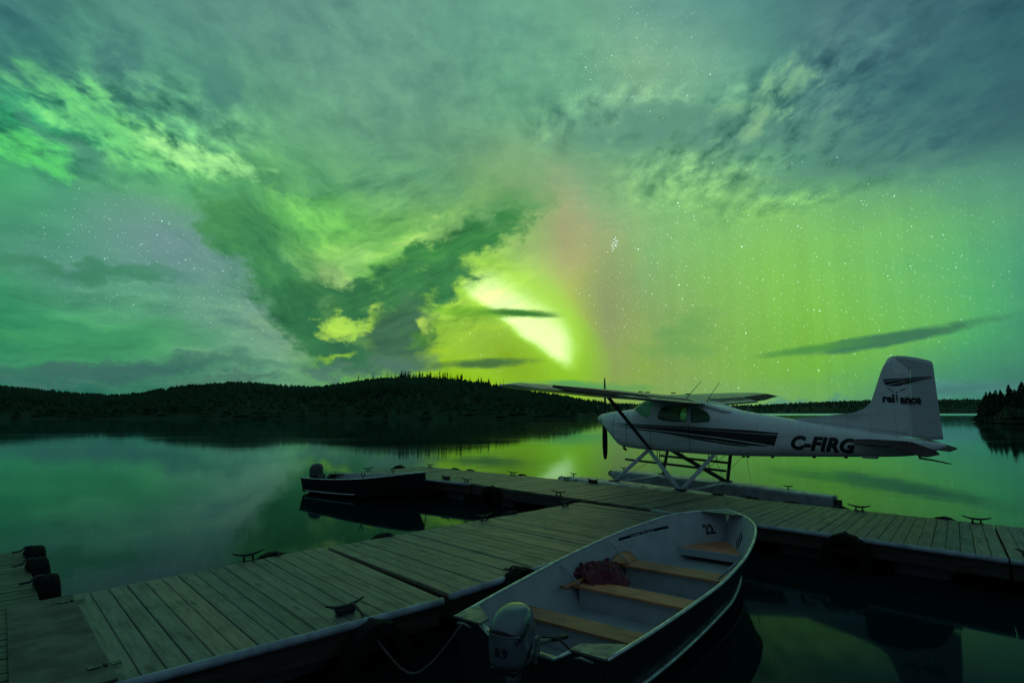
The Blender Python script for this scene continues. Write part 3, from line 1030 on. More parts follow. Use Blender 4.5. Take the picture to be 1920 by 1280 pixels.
# single trees that stand out on the skyline, and the stand on the near point
def make_spruce(seed, h, w, whorls, gap):
    """trunk and crown of a boreal spruce: whorls of drooping, ragged branches"""
    r = random.Random(seed)
    tr = MB()
    tr.tube([(0, 0, -0.3), (0, 0, h * 0.4), (0.02 * h * (r.random() - 0.5), 0, h * 0.75), (0, 0, h)], [0.022 * h, 0.016 * h, 0.009 * h, 0.002 * h], 6)
    cr = MB()
    for i in range(whorls):
        f = i / (whorls - 1)
        z = h * (0.10 + 0.88 * f)
        if r.random() < gap and 0.1 < f < 0.85:
            continue
        L0 = w * (1 - f) ** 0.8 + 0.03 * w
        nb = 9 if f < 0.7 else 6
        for b_ in range(nb):
            if r.random() < 0.12 + gap:
                continue
            a = 6.283 * (b_ + r.random() * 0.8) / nb
            L = L0 * r.uniform(0.55, 1.15)
            ca, sa = math.cos(a), math.sin(a)
            drop = L * r.uniform(0.15, 0.5)
            wd = L * r.uniform(0.22, 0.34)
            th = h * 0.02 + 0.1 * L
            P = [Vector((0, 0, z + th)), Vector((ca * L * 0.55 - sa * wd, sa * L * 0.55 + ca * wd, z - drop * 0.5)),
                 Vector((ca * L, sa * L, z - drop)), Vector((ca * L * 0.55 + sa * wd, sa * L * 0.55 - ca * wd, z - drop * 0.5)),
                 Vector((ca * L * 0.5, sa * L * 0.5, z - drop * 0.3 + th)), Vector((ca * L * 0.45, sa * L * 0.45, z - drop * 0.6 - th * 1.6))]
            cr.add(P, [(0, 1, 4), (1, 2, 4), (2, 3, 4), (3, 0, 4), (0, 5, 1), (1, 5, 2), (2, 5, 3), (3, 5, 0)])
    return tr, cr


skyline_mesh = []
for sd in range(6):
    tr, cr = make_spruce(100 + sd, 1.0, [0.17, 0.13, 0.20, 0.11, 0.15, 0.19][sd], 13, [0.1, 0.25, 0.1, 0.3, 0.2, 0.1][sd])
    cr.add(tr.v, tr.f)
    skyline_mesh.append(cr)
protos = []
LBL_SKY = 'slender dark spruce among those standing above the crest of the highest wooded hill'
for k, m_ in enumerate(skyline_mesh):
    protos.append(m_.build('skyline_spruce', M_FOLI))
used = set()
spots = []
for _ in range(84):
    spots.append((rnd.choice([rnd.gauss(790, 45), rnd.uniform(742, 880), rnd.uniform(742, 960)]), rnd.uniform(2.6, 7.2)))
for _ in range(26):
    spots.append((rnd.uniform(395, 740), rnd.uniform(1.5, 3.2)))
for i, (px, h) in enumerate(spots):
    k = i % len(protos)
    o = protos[k] if k not in used else protos[k].copy()
    if k in used:
        COL.objects.link(o)
    used.add(k)
    d = shore(px)[1]
    o.location = ((px - 960) / 1075 * d, d, ground_z(px, 1.0) + 0.2)
    o.scale = (h + 1.8, h + 1.8, h + 1.8)
    o.rotation_euler = (R(rnd.uniform(-2, 2)), R(rnd.uniform(-2, 2)), rnd.random() * 6.28)
    if px > 735:
        tag(o, LBL_SKY, 'tree', 'spruces on the crest of the highest hill')
    else:
        tag(o, 'small dark spruce poking up along the lower ridge left of the highest hill', 'tree', 'spruces on the lower ridge')

# near point on the right
mb = MB()
ring = [(112, 128), (109, 121), (114, 112), (128, 104), (160, 98), (215, 120), (225, 190), (170, 205), (135, 165), (118, 138)]
cx, cy = 155, 145
vs = [(x, y, -1.0) for x, y in ring] + [(lerp(x, cx, .06), lerp(y, cy, .06), 0.35) for x, y in ring] + [(lerp(x, cx, .35), lerp(y, cy, .35), 1.3) for x, y in ring] + [(cx, cy, 2.2)]
nr = len(ring)
fs = [(i, (i + 1) % nr, nr + (i + 1) % nr, nr + i) for i in range(nr)] + [(nr + i, nr + (i + 1) % nr, 2 * nr + (i + 1) % nr, 2 * nr + i) for i in range(nr)] + [(2 * nr + i, 2 * nr + (i + 1) % nr, 3 * nr) for i in range(nr)]
mb.add(vs, fs, True)
tag(mb.build('wooded_point', M_HILL), kind='structure')

pt_proto = []
for sd in range(4):
    tr, cr = make_spruce(40 + sd, 1.0, [0.40, 0.32, 0.44, 0.36][sd], 24, 0.03)
    root = empty('spruce_tree', (0, 0, 0))
    tr.build('trunk', M_TRUNK, root)
    cr.build('crown', M_FOLI, root)
    pt_proto.append(root)
used = set()
pt_spots = []   # (x, y, height, label)
LB = ['leaning young spruce at the tip of the dark wooded point', 'low bushy spruce second from the tip of the wooded point', 'short spruce with a twin-looking top near the tip of the wooded point',
      'mid-height spruce in the lower step of the point\'s treetops', 'spruce just before the gap in the point\'s treetops', 'tall broad spruce right after the step in the point\'s treetops',
      'tallest pointed spruce at the picture\'s edge on the wooded point']
edge = [(1843, 741, 126), (1852, 733, 124), (1862, 732, 122), (1871, 729, 124), (1879, 729, 122), (1895, 719, 119), (1922, 714, 117)]
for i, (px, py, d) in enumerate(edge):
    pt_spots.append(((px - 960) / 1075 * d, d, (772 - py) / 1075 * d + 2.2, LB[i], None))
for i in range(66):
    d = rnd.uniform(113, 142)
    px = rnd.uniform(1850, 2140)
    lim = interp([(1840, 745), (1885, 733), (1905, 725), (1930, 722), (2150, 705)], px)[0]
    pt_spots.append(((px - 960) / 1075 * d, d, (772 - lim) / 1075 * d + 2.2 - rnd.uniform(0, 2.2), 'dark spruce standing in the dense stand on the near wooded point', 'spruces in the stand on the near point'))
for i, (x, y, h, lb, gp) in enumerate(pt_spots):
    k = i % 4
    o = pt_proto[k] if k not in used else copy_tree(pt_proto[k])
    used.add(k)
    z0 = 0.2
    o.location = (x, y, z0)
    s_ = h - z0
    o.scale = (s_, s_, s_)
    o.rotation_euler = (0, R(-6 if i == 0 else rnd.uniform(-2, 2)), rnd.random() * 6.28)
    tag(o, lb, 'tree', gp)
# undergrowth along the point's shore
mb = MB()
for i in range(420):
    d = rnd.uniform(104, 128)
    px = rnd.uniform(1838, 2120)
    h = rnd.uniform(0.8, 4.2) * (0.45 if px < 1850 else 1)
    if d < 113 and px < 1880:
        continue
    rough_conifer(mb, (px - 960) / 1075 * d, d, 0.1, h, h * 0.42, 6, 2)
tag(mb.build('undergrowth', M_FOLI), kind='stuff')

# ------------------------------------------------------------------ floating docks
DECK = 0.45


def bil(c, a, b):
    """point in a quad c = (near-left, far-left, far-right, near-right); a along, b across"""
    nl, fl, fr, nr_ = c
    return (lerp(lerp(nl[0], fl[0], a), lerp(nr_[0], fr[0], a), b), lerp(lerp(nl[1], fl[1], a), lerp(nr_[1], fr[1], a), b))


def dock_section(name, label, c, nb, mat=M_DECK, brown=(), rails=(), fascia=(0, 1, 2, 3), zoff=0.0, group=None):
    """boards run across the walk from the left edge to the right edge; sides: 0 left, 1 far end, 2 right, 3 near end"""
    o2 = bil(c, 0.5, 0.5)
    root = empty(name, (o2[0], o2[1], 0))
    tag(root, label, 'dock', group)
    c = [(p[0] - o2[0], p[1] - o2[1]) for p in c]
    Z = DECK + zoff
    d = MB()
    gap = 0.005
    for i in range(nb):
        tint = min(1, max(0, rnd.gauss(0.45, 0.26)))
        if i in brown:
            tint = 1.0
        dz = rnd.uniform(-0.005, 0.004)
        e0, e1 = rnd.uniform(-0.004, 0.004), rnd.uniform(-0.004, 0.004)
        A0, A1 = i / nb, (i + 1) / nb
        p = [bil(c, A0, 0), bil(c, A1, 0), bil(c, A1, 1), bil(c, A0, 1)]
        L = math.dist(p[0], p[3])
        W = math.dist(p[0], p[1])
        ins, e0, e1 = (gap + rnd.uniform(0, 0.004)) / W / 2, e0 / L, e1 / L

        def q(u, v):
            return (lerp(lerp(p[0][0], p[1][0], u), lerp(p[3][0], p[2][0], u), v), lerp(lerp(p[0][1], p[1][1], u), lerp(p[3][1], p[2][1], u), v))
        bv = 0.006 / W
        uo, vo = rnd.uniform(0, 50), rnd.uniform(0, 50)
        vs, uvs = [], []
        sec = [(ins, -0.036), (ins, -0.006), (ins + bv, 0.0), (1 - ins - bv, 0.0), (1 - ins, -0.006), (1 - ins, -0.036)]
        for v in (e0, 1 + e1):
            for u, z in sec:
                x, y = q(u, v)
                vs.append((x, y, Z + z + dz))
                uvs.append((uo + v * L, vo + u * W))
        k = len(sec)
        fs = [(j, j + 1, k + j + 1, k + j) for j in range(k - 1)] + [tuple(range(k - 1, -1, -1)), tuple(range(k, 2 * k))]
        d.add(vs, fs, False, uvs, tint)
        # two screws near each end and in the middle
        for v in (0.05, 0.5, 0.95):
            for u in (0.28, 0.72):
                x, y = q(u + rnd.uniform(-.03, .03), v + rnd.uniform(-.004, .004))
                d.add([(x + 0.0075 * math.cos(6.283 * k / 6), y + 0.0075 * math.sin(6.283 * k / 6), Z + dz + 0.0012) for k in range(6)], [tuple(range(6))], False, None, -1.08)
    d.build('deck', mat, root, uv=True)
    uf = MB()  # added sheet below the boards, blocks light showing through the gaps
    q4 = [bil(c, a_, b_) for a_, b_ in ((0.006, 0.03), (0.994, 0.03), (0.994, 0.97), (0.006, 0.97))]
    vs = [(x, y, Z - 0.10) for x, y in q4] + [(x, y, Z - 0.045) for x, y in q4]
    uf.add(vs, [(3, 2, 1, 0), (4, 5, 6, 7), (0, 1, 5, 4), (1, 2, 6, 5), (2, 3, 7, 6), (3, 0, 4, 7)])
    uf.build('gap_light_block', M_FASCIA, root)
    corner = [c[0], c[1], c[2], c[3]]
    sides = [(corner[0], corner[1]), (corner[1], corner[2]), (corner[2], corner[3]), (corner[3], corner[0])]
    cen = (0, 0)
    for s in fascia:
        a, b_ = sides[s]
        L = math.dist(a, b_)
        ang = math.atan2(b_[1] - a[1], b_[0] - a[0])
        nx, ny = -math.sin(ang), math.cos(ang)
        mx, my = (a[0] + b_[0]) / 2, (a[1] + b_[1]) / 2
        if nx * (cen[0] - mx) + ny * (cen[1] - my) < 0:
            nx, ny = -nx, -ny
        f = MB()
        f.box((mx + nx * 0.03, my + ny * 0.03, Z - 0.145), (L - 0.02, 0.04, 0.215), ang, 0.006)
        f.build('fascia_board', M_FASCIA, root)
        # a strip of trim in the open joint just under the boards
    for s in rails:
        a, b_ = sides[s]
        t = MB()
        ang = math.atan2(b_[1] - a[1], b_[0] - a[0])
        nx, ny = -math.sin(ang), math.cos(ang)
        mx, my = (a[0] + b_[0]) / 2, (a[1] + b_[1]) / 2
        if nx * mx + ny * my < 0:
            nx, ny = -nx, -ny
        pts = [(lerp(a[0], b_[0], k / 8) + nx * 0.018, lerp(a[1], b_[1], k / 8) + ny * 0.018, Z - 0.028 + rnd.uniform(-0.002, 0.002)) for k in range(9)]
        t.tube(pts, 0.036, 10)
        t.build('rub_rail', M_RAIL, root)
    for a_ in (0.18, 0.5, 0.82):
        for b_ in (0.24, 0.76):
            x, y = bil(c, a_, b_)
            ang = math.atan2(c[1][1] - c[0][1], c[1][0] - c[0][0])
            f = MB()
            f.box((x, y, 0.03), (0.62, 0.62, 0.42), ang, 0.04)
            f.build('pontoon', M_PONTOON, root)
    root['o2'] = list(o2)
    return root


def cleat_mb():
    m = MB()
    m.box((0, 0, 0.006), (0.17, 0.055, 0.012), None, 0.004)
    for s in (-1, 1):
        m.tube([(s * 0.055, 0, 0.008), (s * 0.05, 0, 0.04), (s * 0.048, 0, 0.066)], [0.016, 0.0125, 0.013], 8)
    m.tube([(-0.185, 0, 0.104), (-0.12, 0, 0.083), (-0.05, 0, 0.07), (0, 0, 0.068), (0.05, 0, 0.07), (0.12, 0, 0.083), (0.185, 0, 0.104)], [0.008, 0.0125, 0.0165, 0.017, 0.0165, 0.0125, 0.008], 8)
    return m


cleat_proto = cleat_mb().build('dock_cleat', M_IRON)
cleat_used = [False]


def cleat(root, x, y, ang, label=None, s=1.0):
    o = cleat_proto if not cleat_used[0] else cleat_proto.copy()
    if cleat_used[0]:
        COL.objects.link(o)
    cleat_used[0] = True
    o.parent = root
    o.location = (x - root.location.x, y - root.location.y, DECK + 0.001)
    o.rotation_euler = (0, 0, R(ang))
    o.scale = (s, s, s)
    return o


FA, MA = 45.5, -44.0      # bearings of finger and main walk
# finger, two sections
A = dock_section('dock_section', 'near finger dock section of wide weathered boards with one brown board', [(-4.24, 5.71), (-2.47, 7.71), (-0.67, 5.66), (-2.59, 3.95)], 17, brown=(5,), rails=(2,))
B = dock_section('dock_section', 'finger dock section of narrow boards beside boat 22, up to the main dock', [(-2.40, 7.70), (1.34, 11.42), (3.06, 9.79), (-0.61, 5.79)], 34, rails=(2,))
# main walk, four sections; left/right named as seen walking from its far end
M1 = dock_section('dock_section', 'farthest main dock section, ending beside the dark moored boat', [(-2.90, 18.80), (0.52, 15.87), (-1.02, 14.36), (-4.57, 16.98)], 30, rails=(2,))
M2 = dock_section('dock_section', 'middle main dock section in front of the floatplane\'s bow floats', [(0.54, 15.85), (4.30, 12.38), (2.50, 10.66), (-1.00, 14.34)], 36)
M3 = dock_section('dock_section', 'long main dock section behind boat 22, with a tyre on its near side', [(4.33, 12.35), (7.55, 9.22), (5.98, 7.12), (2.54, 10.62)], 32, rails=(2,))
M4 = dock_section('dock_section', 'main dock section running out at the right edge, with a roped cleat', [(7.562, 9.208), (11.2, 5.7), (9.5, 3.9), (5.992, 7.108)], 34, rails=(2,))
# shore-side dock the finger starts from
BASE = dock_section('dock_section', 'brown shore-side dock at lower left with three tyres on its edge', [(-3.2, 0.75), (-7.97, 5.89), (-6.22, 7.52), (-1.46, 2.39)], 46, M_DECK_OLD, fascia=(1, 2))
for root, x, y, ang in ((A, -3.13, 7.02, FA), (A, -1.46, 5.22, FA), (B, -0.45, 9.55, FA), (B, 1.00, 10.98, FA),
                        (M1, -2.62, 18.50, MA), (M1, 0.02, 16.20, MA), (M1, -4.30, 17.35, FA), (M1, -1.72, 15.15, MA), (M1, -1.14, 14.55, MA),
                        (M2, 1.40, 14.98, MA), (M2, 2.00, 14.42, MA), (M2, 0.98, 12.30, MA),
                        (M3, 6.20, 10.45, MA), (M3, 7.35, 9.28, MA + 3), (M4, 6.25, 7.05, MA + 4)):
    cleat(root, x, y, ang)

# plywood bridging plate with hinges
root = empty('bridging_plate', (-3.55, 4.72, DECK))
tag(root, 'dark plywood plate bridging from the brown shore dock to the finger dock', 'ramp plate')
m = MB()
P0 = [(-4.52, 5.34), (-4.20, 5.69), (-2.58, 3.97), (-2.95, 3.58)]
pts = [(x + 3.55, y - 4.72) for x, y in P0]
vs = [(x, y, 0.004) for x, y in pts] + [(x, y, 0.022) for x, y in pts]
m.add(vs, [(3, 2, 1, 0), (4, 5, 6, 7), (0, 1, 5, 4), (1, 2, 6, 5), (2, 3, 7, 6), (3, 0, 4, 7)])
m.build('sheet', M_PLY, root)
for (x, y) in ((-4.06, 5.50), (-2.80, 4.16)):
    h = MB()
    h.box((x + 3.55 - 0.045, y - 4.72 - 0.045, 0.027), (0.07, 0.05, 0.008), R(FA), 0.002)
    h.box((x + 3.55 + 0.045, y - 4.72 + 0.045, 0.020), (0.06, 0.05, 0.008), R(FA), 0.002)
    h.tube([(x + 3.55 - 0.02, y - 4.72 + 0.02, 0.03), (x + 3.55 + 0.02, y - 4.72 - 0.02, 0.03)], 0.010, 8)
    h.build('hinge', M_IRON, root)
m = MB()
lf = []
for k in range(11):
    a = 6.283 * k / 11
    r_ = 0.035 if k % 2 else 0.016
    lf.append((r_ * math.cos(a), r_ * math.sin(a), 0.004 + 0.004 * math.sin(3 * a)))
m.add([(0, 0, 0.006)] + lf, [(0, 1 + k, 1 + (k + 1) % 11) for k in range(11)])
o = m.build('fallen_leaf', M_LEAF)
o.location = (-3.58, 5.02, DECK + 0.019)
tag(o, 'small pale green leaf lying on the plywood plate', 'leaf')

# tyres used as fenders: axis square to the dock edge, hung on a strap over the edge
tyre_root = empty('tyre_fender', (0, 0, 0))
m = MB()
prof = [(0.185, -0.055), (0.20, -0.088), (0.25, -0.10), (0.29, -0.092), (0.306, -0.075), (0.312, -0.03), (0.312, 0.03), (0.306, 0.075), (0.29, 0.092), (0.25, 0.10), (0.20, 0.088), (0.185, 0.055), (0.20, 0.02), (0.27, 0.0), (0.20, -0.02)]
Mt = Matrix.Rotation(R(90), 4, 'X')     # axle along local y
segs = 40
rings = []
for k in range(segs):
    a = 2 * math.pi * k / segs
    tread = 0.007 if k % 2 else -0.003
    rings.append([(r_ * math.cos(a) + (tread * math.cos(a) if r_ > 0.305 else 0), z, r_ * math.sin(a) + (tread * math.sin(a) if r_ > 0.305 else 0)) for r_, z in prof])
rings.append(rings[0])
m.loft(rings, True, False, False, False)
sharp(m.build('tyre_ring', M_RUBBER, tyre_root), 35)
m = MB()
m.tube([(0, 0.01, 0.20), (0, -0.05, 0.325), (0, -0.10, 0.318), (0, -0.14, 0.275), (0, -0.22, 0.268)], 0.03, 6, flat=0.3, up=(0, 0, 1))
m.build('strap', M_ROPE_DARK, tyre_root)
tyre_used = [False]


def tyre(x, y, facing, label, zc=0.20, s=1.0, sink=0.105):
    """x, y on the dock edge; facing = bearing pointing outward from the dock"""
    o = tyre_root if not tyre_used[0] else copy_tree(tyre_root)
    tyre_used[0] = True
    o.location = (x + sink * math.cos(R(facing)), y + sink * math.sin(R(facing)), zc)
    o.rotation_euler = (R(rnd.uniform(-3, 3)), R(rnd.uniform(0, 8)), R(facing - 90))
    o.scale = (s, s, s)
    tag(o, label, 'tyre', 'tyres hung as fenders along the docks')


OUT = 46.0
tyre(-0.42, 13.78, OUT - 180, 'big tyre hung on the main dock right of the moored dark boat', 0.17, 0.95)
tyre(4.76, 8.36, OUT - 180, 'big tyre hung on the main dock\'s near side right of boat 22', 0.19, 1.0)
for (x, y), lb in zip(((-2.88, 7.24), (-1.75, 8.35), (0.05, 10.15)), ('tyre beside the cleat on the left edge of the near finger section', 'tyre on the left edge of the finger dock below the moored dark boat', 'tyre on the left edge of the finger dock near the main dock corner')):
    tyre(x, y, FA + 90, lb, 0.165)
tyre(0.02, 6.50, FA - 90, 'tyre pinched between the finger dock and the side of boat 22', 0.21)
tyre(-1.22, 5.14, FA - 90, 'strapped tyre on the right edge of the near finger section by the roped cleat', 0.13)
FAR = [((-3.62, 18.90), 'tyre at the far end corner of the main dock, behind the dark boat', 90), ((-1.85, 17.98), 'tyre on the far edge of the farthest dock section, left one of a pair', 0), ((-1.35, 17.55), 'tyre on the far edge of the farthest dock section, right one of a pair', 0),
       ((0.20, 16.22), 'tyre on the far edge by the seam of the farthest dock section', 0), ((1.62, 14.94), 'tyre by the bow of the near float, between two cleats', 0), ((2.28, 14.32), 'tyre by the near float just right of the cleats', 0),
       ((3.02, 13.62), 'tyre in front of the seaplane\'s front struts', 0), ((3.72, 12.98), 'tyre just left of the foot of the near float struts', 0), ((4.32, 12.42), 'tyre just right of the foot of the near float struts', 0),
       ((4.86, 11.88), 'tyre below the rear float struts, left of the far float\'s middle', 0), ((5.38, 11.38), 'tyre in front of the far float\'s stern half', 0), ((6.0, 10.78), 'tyre next to the stern end of the far float', 0), ((7.12, 9.68), 'tyre on the far dock edge between two cleats, right of the tail', 0)]
for (x, y), lb, ex in FAR:
    tyre(x, y, OUT + ex, lb, 0.155)
for (x, y), lb in zip(((-5.98, 7.22), (-5.45, 6.65), (-4.82, 5.98)), ('farthest of the three tyres on the brown shore dock', 'middle of the three tyres on the brown shore dock', 'nearest of the three tyres on the brown shore dock')):
    tyre(x, y, FA, lb, 0.24)


def rope(name, pts, label, r=0.011, mat=None, n=40):
    """smooth rope through points"""
    ps = []
    P = [Vector(p) for p in pts]
    for i in range(len(P) - 1):
        p0, p1, p2, p3 = P[max(i - 1, 0)], P[i], P[i + 1], P[min(i + 2, len(P) - 1)]
        for k in range(n // len(P) + 2):
            t = k / (n // len(P) + 2)
            ps.append(0.5 * ((2 * p1) + (p2 - p0) * t + (2 * p0 - 5 * p1 + 4 * p2 - p3) * t * t + (3 * p1 - p0 - 3 * p2 + p3) * t**3))
    ps.append(P[-1])
    m = MB()
    m.tube(ps, r, 7)
    o = m.build(name, mat or M_ROPE)
    tag(o, label, 'rope')
    return o


# ------------------------------------------------------------------ boats
def boat_hull(name, label, L, prof, chine, loc, ang, mats, benches, bow_seat=None, rail_to=0.9):
    """prof: (s, half beam, gunwale height); chine: (s, half width, height, keel height)"""
    root = empty(name, loc, R(ang))
    tag(root, label, 'boat')
    N = 36
    S = [L * (i / N) for i in range(N)] + [L - 0.008]

    def side(s, inner=0.0):
        hb, gz = interp(prof, s)
        cw, cz, kz = interp(chine, s)
        hb, cw = max(hb - inner, 0.004), max(cw - inner, 0.003)
        return hb, gz, cw, cz + inner, kz + inner * 1.2

    def ring(s, inner=0.0):
        hb, gz, cw, cz, kz = side(s, inner)
        half = [(hb, gz), (lerp(hb, cw, 0.34) + 0.012, lerp(gz, cz, 0.34)), (lerp(hb, cw, 0.68) + 0.010, lerp(gz, cz, 0.68)), (cw, cz), (cw * 0.5, lerp(cz, kz, 0.55)), (0.0, kz)]
        return [(s, y, z) for y, z in half] + [(s, -y, z) for y, z in half[-2::-1]]
    o = MB()
    o.loft([ring(s) for s in S], False, False, False)
    sharp(o.build('hull', mats['hull'], root), 28)
    i_ = MB()
    i_.loft([ring(max(s, 0.0) if s < L - 0.012 else L - 0.012, 0.016 if s < L - 0.25 else 0.008) for s in S], False, False, False)
    sharp(i_.build('inner_skin', mats['inner'], root), 28)
    # floor pan
    f = MB()
    fz = interp(chine, L * 0.3)[1] + 0.012
    fl = [(s, interp(chine, s)[0] - 0.02) for s in S if s < L * 0.86]
    vs = [(s, w, max(fz, interp(chine, s)[1] + 0.012)) for s, w in fl] + [(s, -w, max(fz, interp(chine, s)[1] + 0.012)) for s, w in fl]
    k = len(fl)
    f.add(vs, [(i, i + 1, k + i + 1, k + i) for i in range(k - 1)])
    f.build('floor_pan', mats['inner'], root)
    # gunwale: rolled metal along both sides meeting at the stem
    gw = MB()
    pts = [(s, interp(prof, s)[0] + 0.004, interp(prof, s)[1] + 0.004) for s in S if s < L - 0.06]
    tip = (L + 0.015, 0, interp(prof, L)[1] + 0.012)
    full = [(a, b_, c_) for a, b_, c_ in pts] + [(L - 0.03, 0.055, tip[2] - 0.004), tip, (L - 0.03, -0.055, tip[2] - 0.004)] + [(a, -b_, c_) for a, b_, c_ in reversed(pts)]
    gw.tube(full, 0.019, 8, True, 0.8, (0, 0, 1))
    gw.build('gunwale', mats['gun'], root)
    bh = MB()
    p = [(s, interp(prof, s)[0], interp(prof, s)[1] + 0.012) for s in (L - 0.30, L - 0.2, L - 0.1, L - 0.01)]
    top = p + [(a, -b_, c_) for a, b_, c_ in reversed(p)]
    kk = len(top)
    bh.add(top + [(a, b_, c_ - 0.012) for a, b_, c_ in top], [tuple(range(kk)), tuple(range(2 * kk - 1, kk - 1, -1))] + [(i, kk + i, kk + (i + 1) % kk, (i + 1) % kk) for i in range(kk)])
    bh.build('breasthook', mats['knee'], root)
    # spray rails
    for sg in (1, -1):
        rl = MB()
        rp = []
        for s in S:
            if 0.02 * L <= s <= rail_to * L:
                hb, gz, cw, cz, kz = side(s)
                rp.append((s, sg * (lerp(cw, hb, 0.10) + 0.02), lerp(cz, gz, 0.10)))
        rl.tube(rp, 0.024, 6, True, 0.9, (0, 0, 1))
        rl.build('spray_rail', mats['gun'], root)
    # transom with a cut-down middle for the motor
    hb, gz, cw, cz, kz = side(0)
    t = MB()
    out = [(hb, gz), (hb * 0.62, gz), (hb * 0.40, gz - 0.10), (-hb * 0.40, gz - 0.10), (-hb * 0.62, gz), (-hb, gz), (-cw, cz), (0, kz), (cw, cz)]
    vs = [(-0.02, y, z) for y, z in out] + [(0.03, y, z) for y, z in out]
    n_ = len(out)
    t.add(vs, [tuple(range(n_)), tuple(range(2 * n_ - 1, n_ - 1, -1))] + [(i, n_ + i, n_ + (i + 1) % n_, (i + 1) % n_) for i in range(n_)])
    t.build('transom', mats['hull'], root)
    cp = MB()
    cp.tube([(0.005, hb * 0.62, gz + 0.002), (0.005, hb * 0.40, gz - 0.095), (0.005, -hb * 0.40, gz - 0.095), (0.005, -hb * 0.62, gz + 0.002)], 0.032, 8, True, 0.5, (0, 0, 1))
    cp.build('transom_cap', mats['cap'], root)
    for sg in (1, -1):
        kn = MB()
        p = [(-0.03, sg * (hb + 0.01)), (-0.03, sg * hb * 0.60), (0.10, sg * hb * 0.62), (0.30, sg * (hb * 1.02))]
        vs = [(x, y, gz + 0.006) for x, y in p] + [(x, y, gz + 0.022) for x, y in p]
        kn.add(vs, [(0, 1, 2, 3), (7, 6, 5, 4)] + [(i, 4 + i, 4 + (i + 1) % 4, (i + 1) % 4) for i in range(4)])
        kn.tube([(-0.06, sg * hb * 0.70, gz - 0.02), (-0.085, sg * hb * 0.78, gz + 0.005), (-0.06, sg * hb * 0.9, gz - 0.015)], 0.011, 6)
        kn.build('corner_knee', mats['knee'], root)
    # benches: plank on a set-back foam box
    for (s0, s1, z) in benches:
        w0, w1 = [lerp(interp(chine, s)[0], interp(prof, s)[0], (z - interp(chine, s)[1]) / (interp(prof, s)[1] - interp(chine, s)[1])) - 0.022 for s in (s0, s1)]
        b_ = MB()
        vs = [(s0, w0, z), (s1, w1, z), (s1, -w1, z), (s0, -w0, z)]
        vs += [(x, y, z_ - 0.022) for x, y, z_ in vs]
        uv = [(w0, 0), (w1, s1 - s0), (-w1, s1 - s0), (-w0, 0)] * 2
        b_.add(vs, [(0, 1, 2, 3), (7, 6, 5, 4), (0, 4, 5, 1), (1, 5, 6, 2), (2, 6, 7, 3), (3, 7, 4, 0)], False, [(u + s0 * 7, v_) for u, v_ in uv], rnd.random())
        b_.build('bench', mats['bench'], root, uv=True)
        fb = MB()
        fb.box(((s0 + s1) / 2 + 0.035, 0, (z - 0.022 + fz) / 2), (s1 - s0 - 0.07, 2 * min(w0, w1) - 0.16, z - 0.022 - fz - 0.004))
        fb.build('foam_box', mats['inner'], root)
    if bow_seat:
        s0, s1, z = bow_seat
        def wd(s):
            cw_, cz_, _ = interp(chine, s)
            hb_, gz_ = interp(prof, s)
            return lerp(cw_, hb_, min(max((z - cz_) / (gz_ - cz_), 0), 1)) - 0.024
        b_ = MB()
        SS = [lerp(s0, s1, k / 6) for k in range(7)]
        top = [(s, max(wd(s), 0.01), z) for s in SS] + [(s, -max(wd(s), 0.01), z) for s in reversed(SS)]
        kk = len(top)
        vs = top + [(x, y, z - 0.02) for x, y, _ in top]
        b_.add(vs, [tuple(range(kk)), tuple(range(2 * kk - 1, kk - 1, -1))] + [(i, kk + i, kk + (i + 1) % kk, (i + 1) % kk) for i in range(kk)], False, [(y, x) for x, y, _ in vs], 0.9)
        b_.build('bow_seat', mats['bench'], root, uv=True)
        a_ = MB()
        a_.box((s0 - 0.012, 0, z - 0.045), (0.02, 2 * wd(s0) - 0.004, 0.10), None, 0.003)
        a_.build('bow_seat_apron', mats['inner'], root)
    return root, side


MB22 = dict(hull=M_HULL, inner=M_ALU_IN, gun=M_GUN, cap=M_GUN, knee=M_KNEE, bench=M_BENCH)
L22 = 5.218
PROF22 = [(0.0, 0.698, 0.494), (0.59, 0.763, 0.511), (1.417, 0.828, 0.538), (2.125, 0.863, 0.567), (2.833, 0.845, 0.605), (3.424, 0.789, 0.643), (3.896, 0.712, 0.673), (4.309, 0.615, 0.704), (4.722, 0.439, 0.722), (5.017, 0.235, 0.728), (5.218, 0.012, 0.73)]
CHINE22 = [(0, 0.60, 0.06, -0.06), (1.4, 0.66, 0.06, -0.08), (2.8, 0.64, 0.07, -0.07), (3.5, 0.56, 0.09, -0.06), (4.1, 0.42, 0.13, -0.03), (4.6, 0.25, 0.20, 0.04), (4.95, 0.10, 0.32, 0.16), (5.218, 0.006, 0.60, 0.50)]
B22_LOC, B22_ANG = (0.095, 4.5945, 0.0), 53.12
b22, b22_side = boat_hull('skiff', 'open aluminium skiff marked 22 inside its bow, tied by the finger dock', L22, PROF22, CHINE22, B22_LOC, B22_ANG, MB22,
                          [(0.80, 1.07, 0.315), (1.88, 2.17, 0.32), (2.92, 3.25, 0.335)], (4.28, 5.0, 0.325))


def b22_world(s, y, z):
    a = R(B22_ANG)
    return (B22_LOC[0] + s * math.cos(a) - y * math.sin(a), B22_LOC[1] + s * math.sin(a) + y * math.cos(a), z)


def inner_y(s, z, sg):
    hb, gz, cw, cz, kz = b22_side(s, 0.016)
    f = (z - cz) / (gz - cz)
    # same three-step side as the hull section
    pts = [(0, cw), (0.32, lerp(hb, cw, 0.68) + 0.010), (0.66, lerp(hb, cw, 0.34) + 0.012), (1, hb)]
    for (a, ya), (b_, yb) in zip(pts, pts[1:]):
        if f <= b_:
            return sg * lerp(ya, yb, max(f - a, 0) / (b_ - a))
    return sg * hb


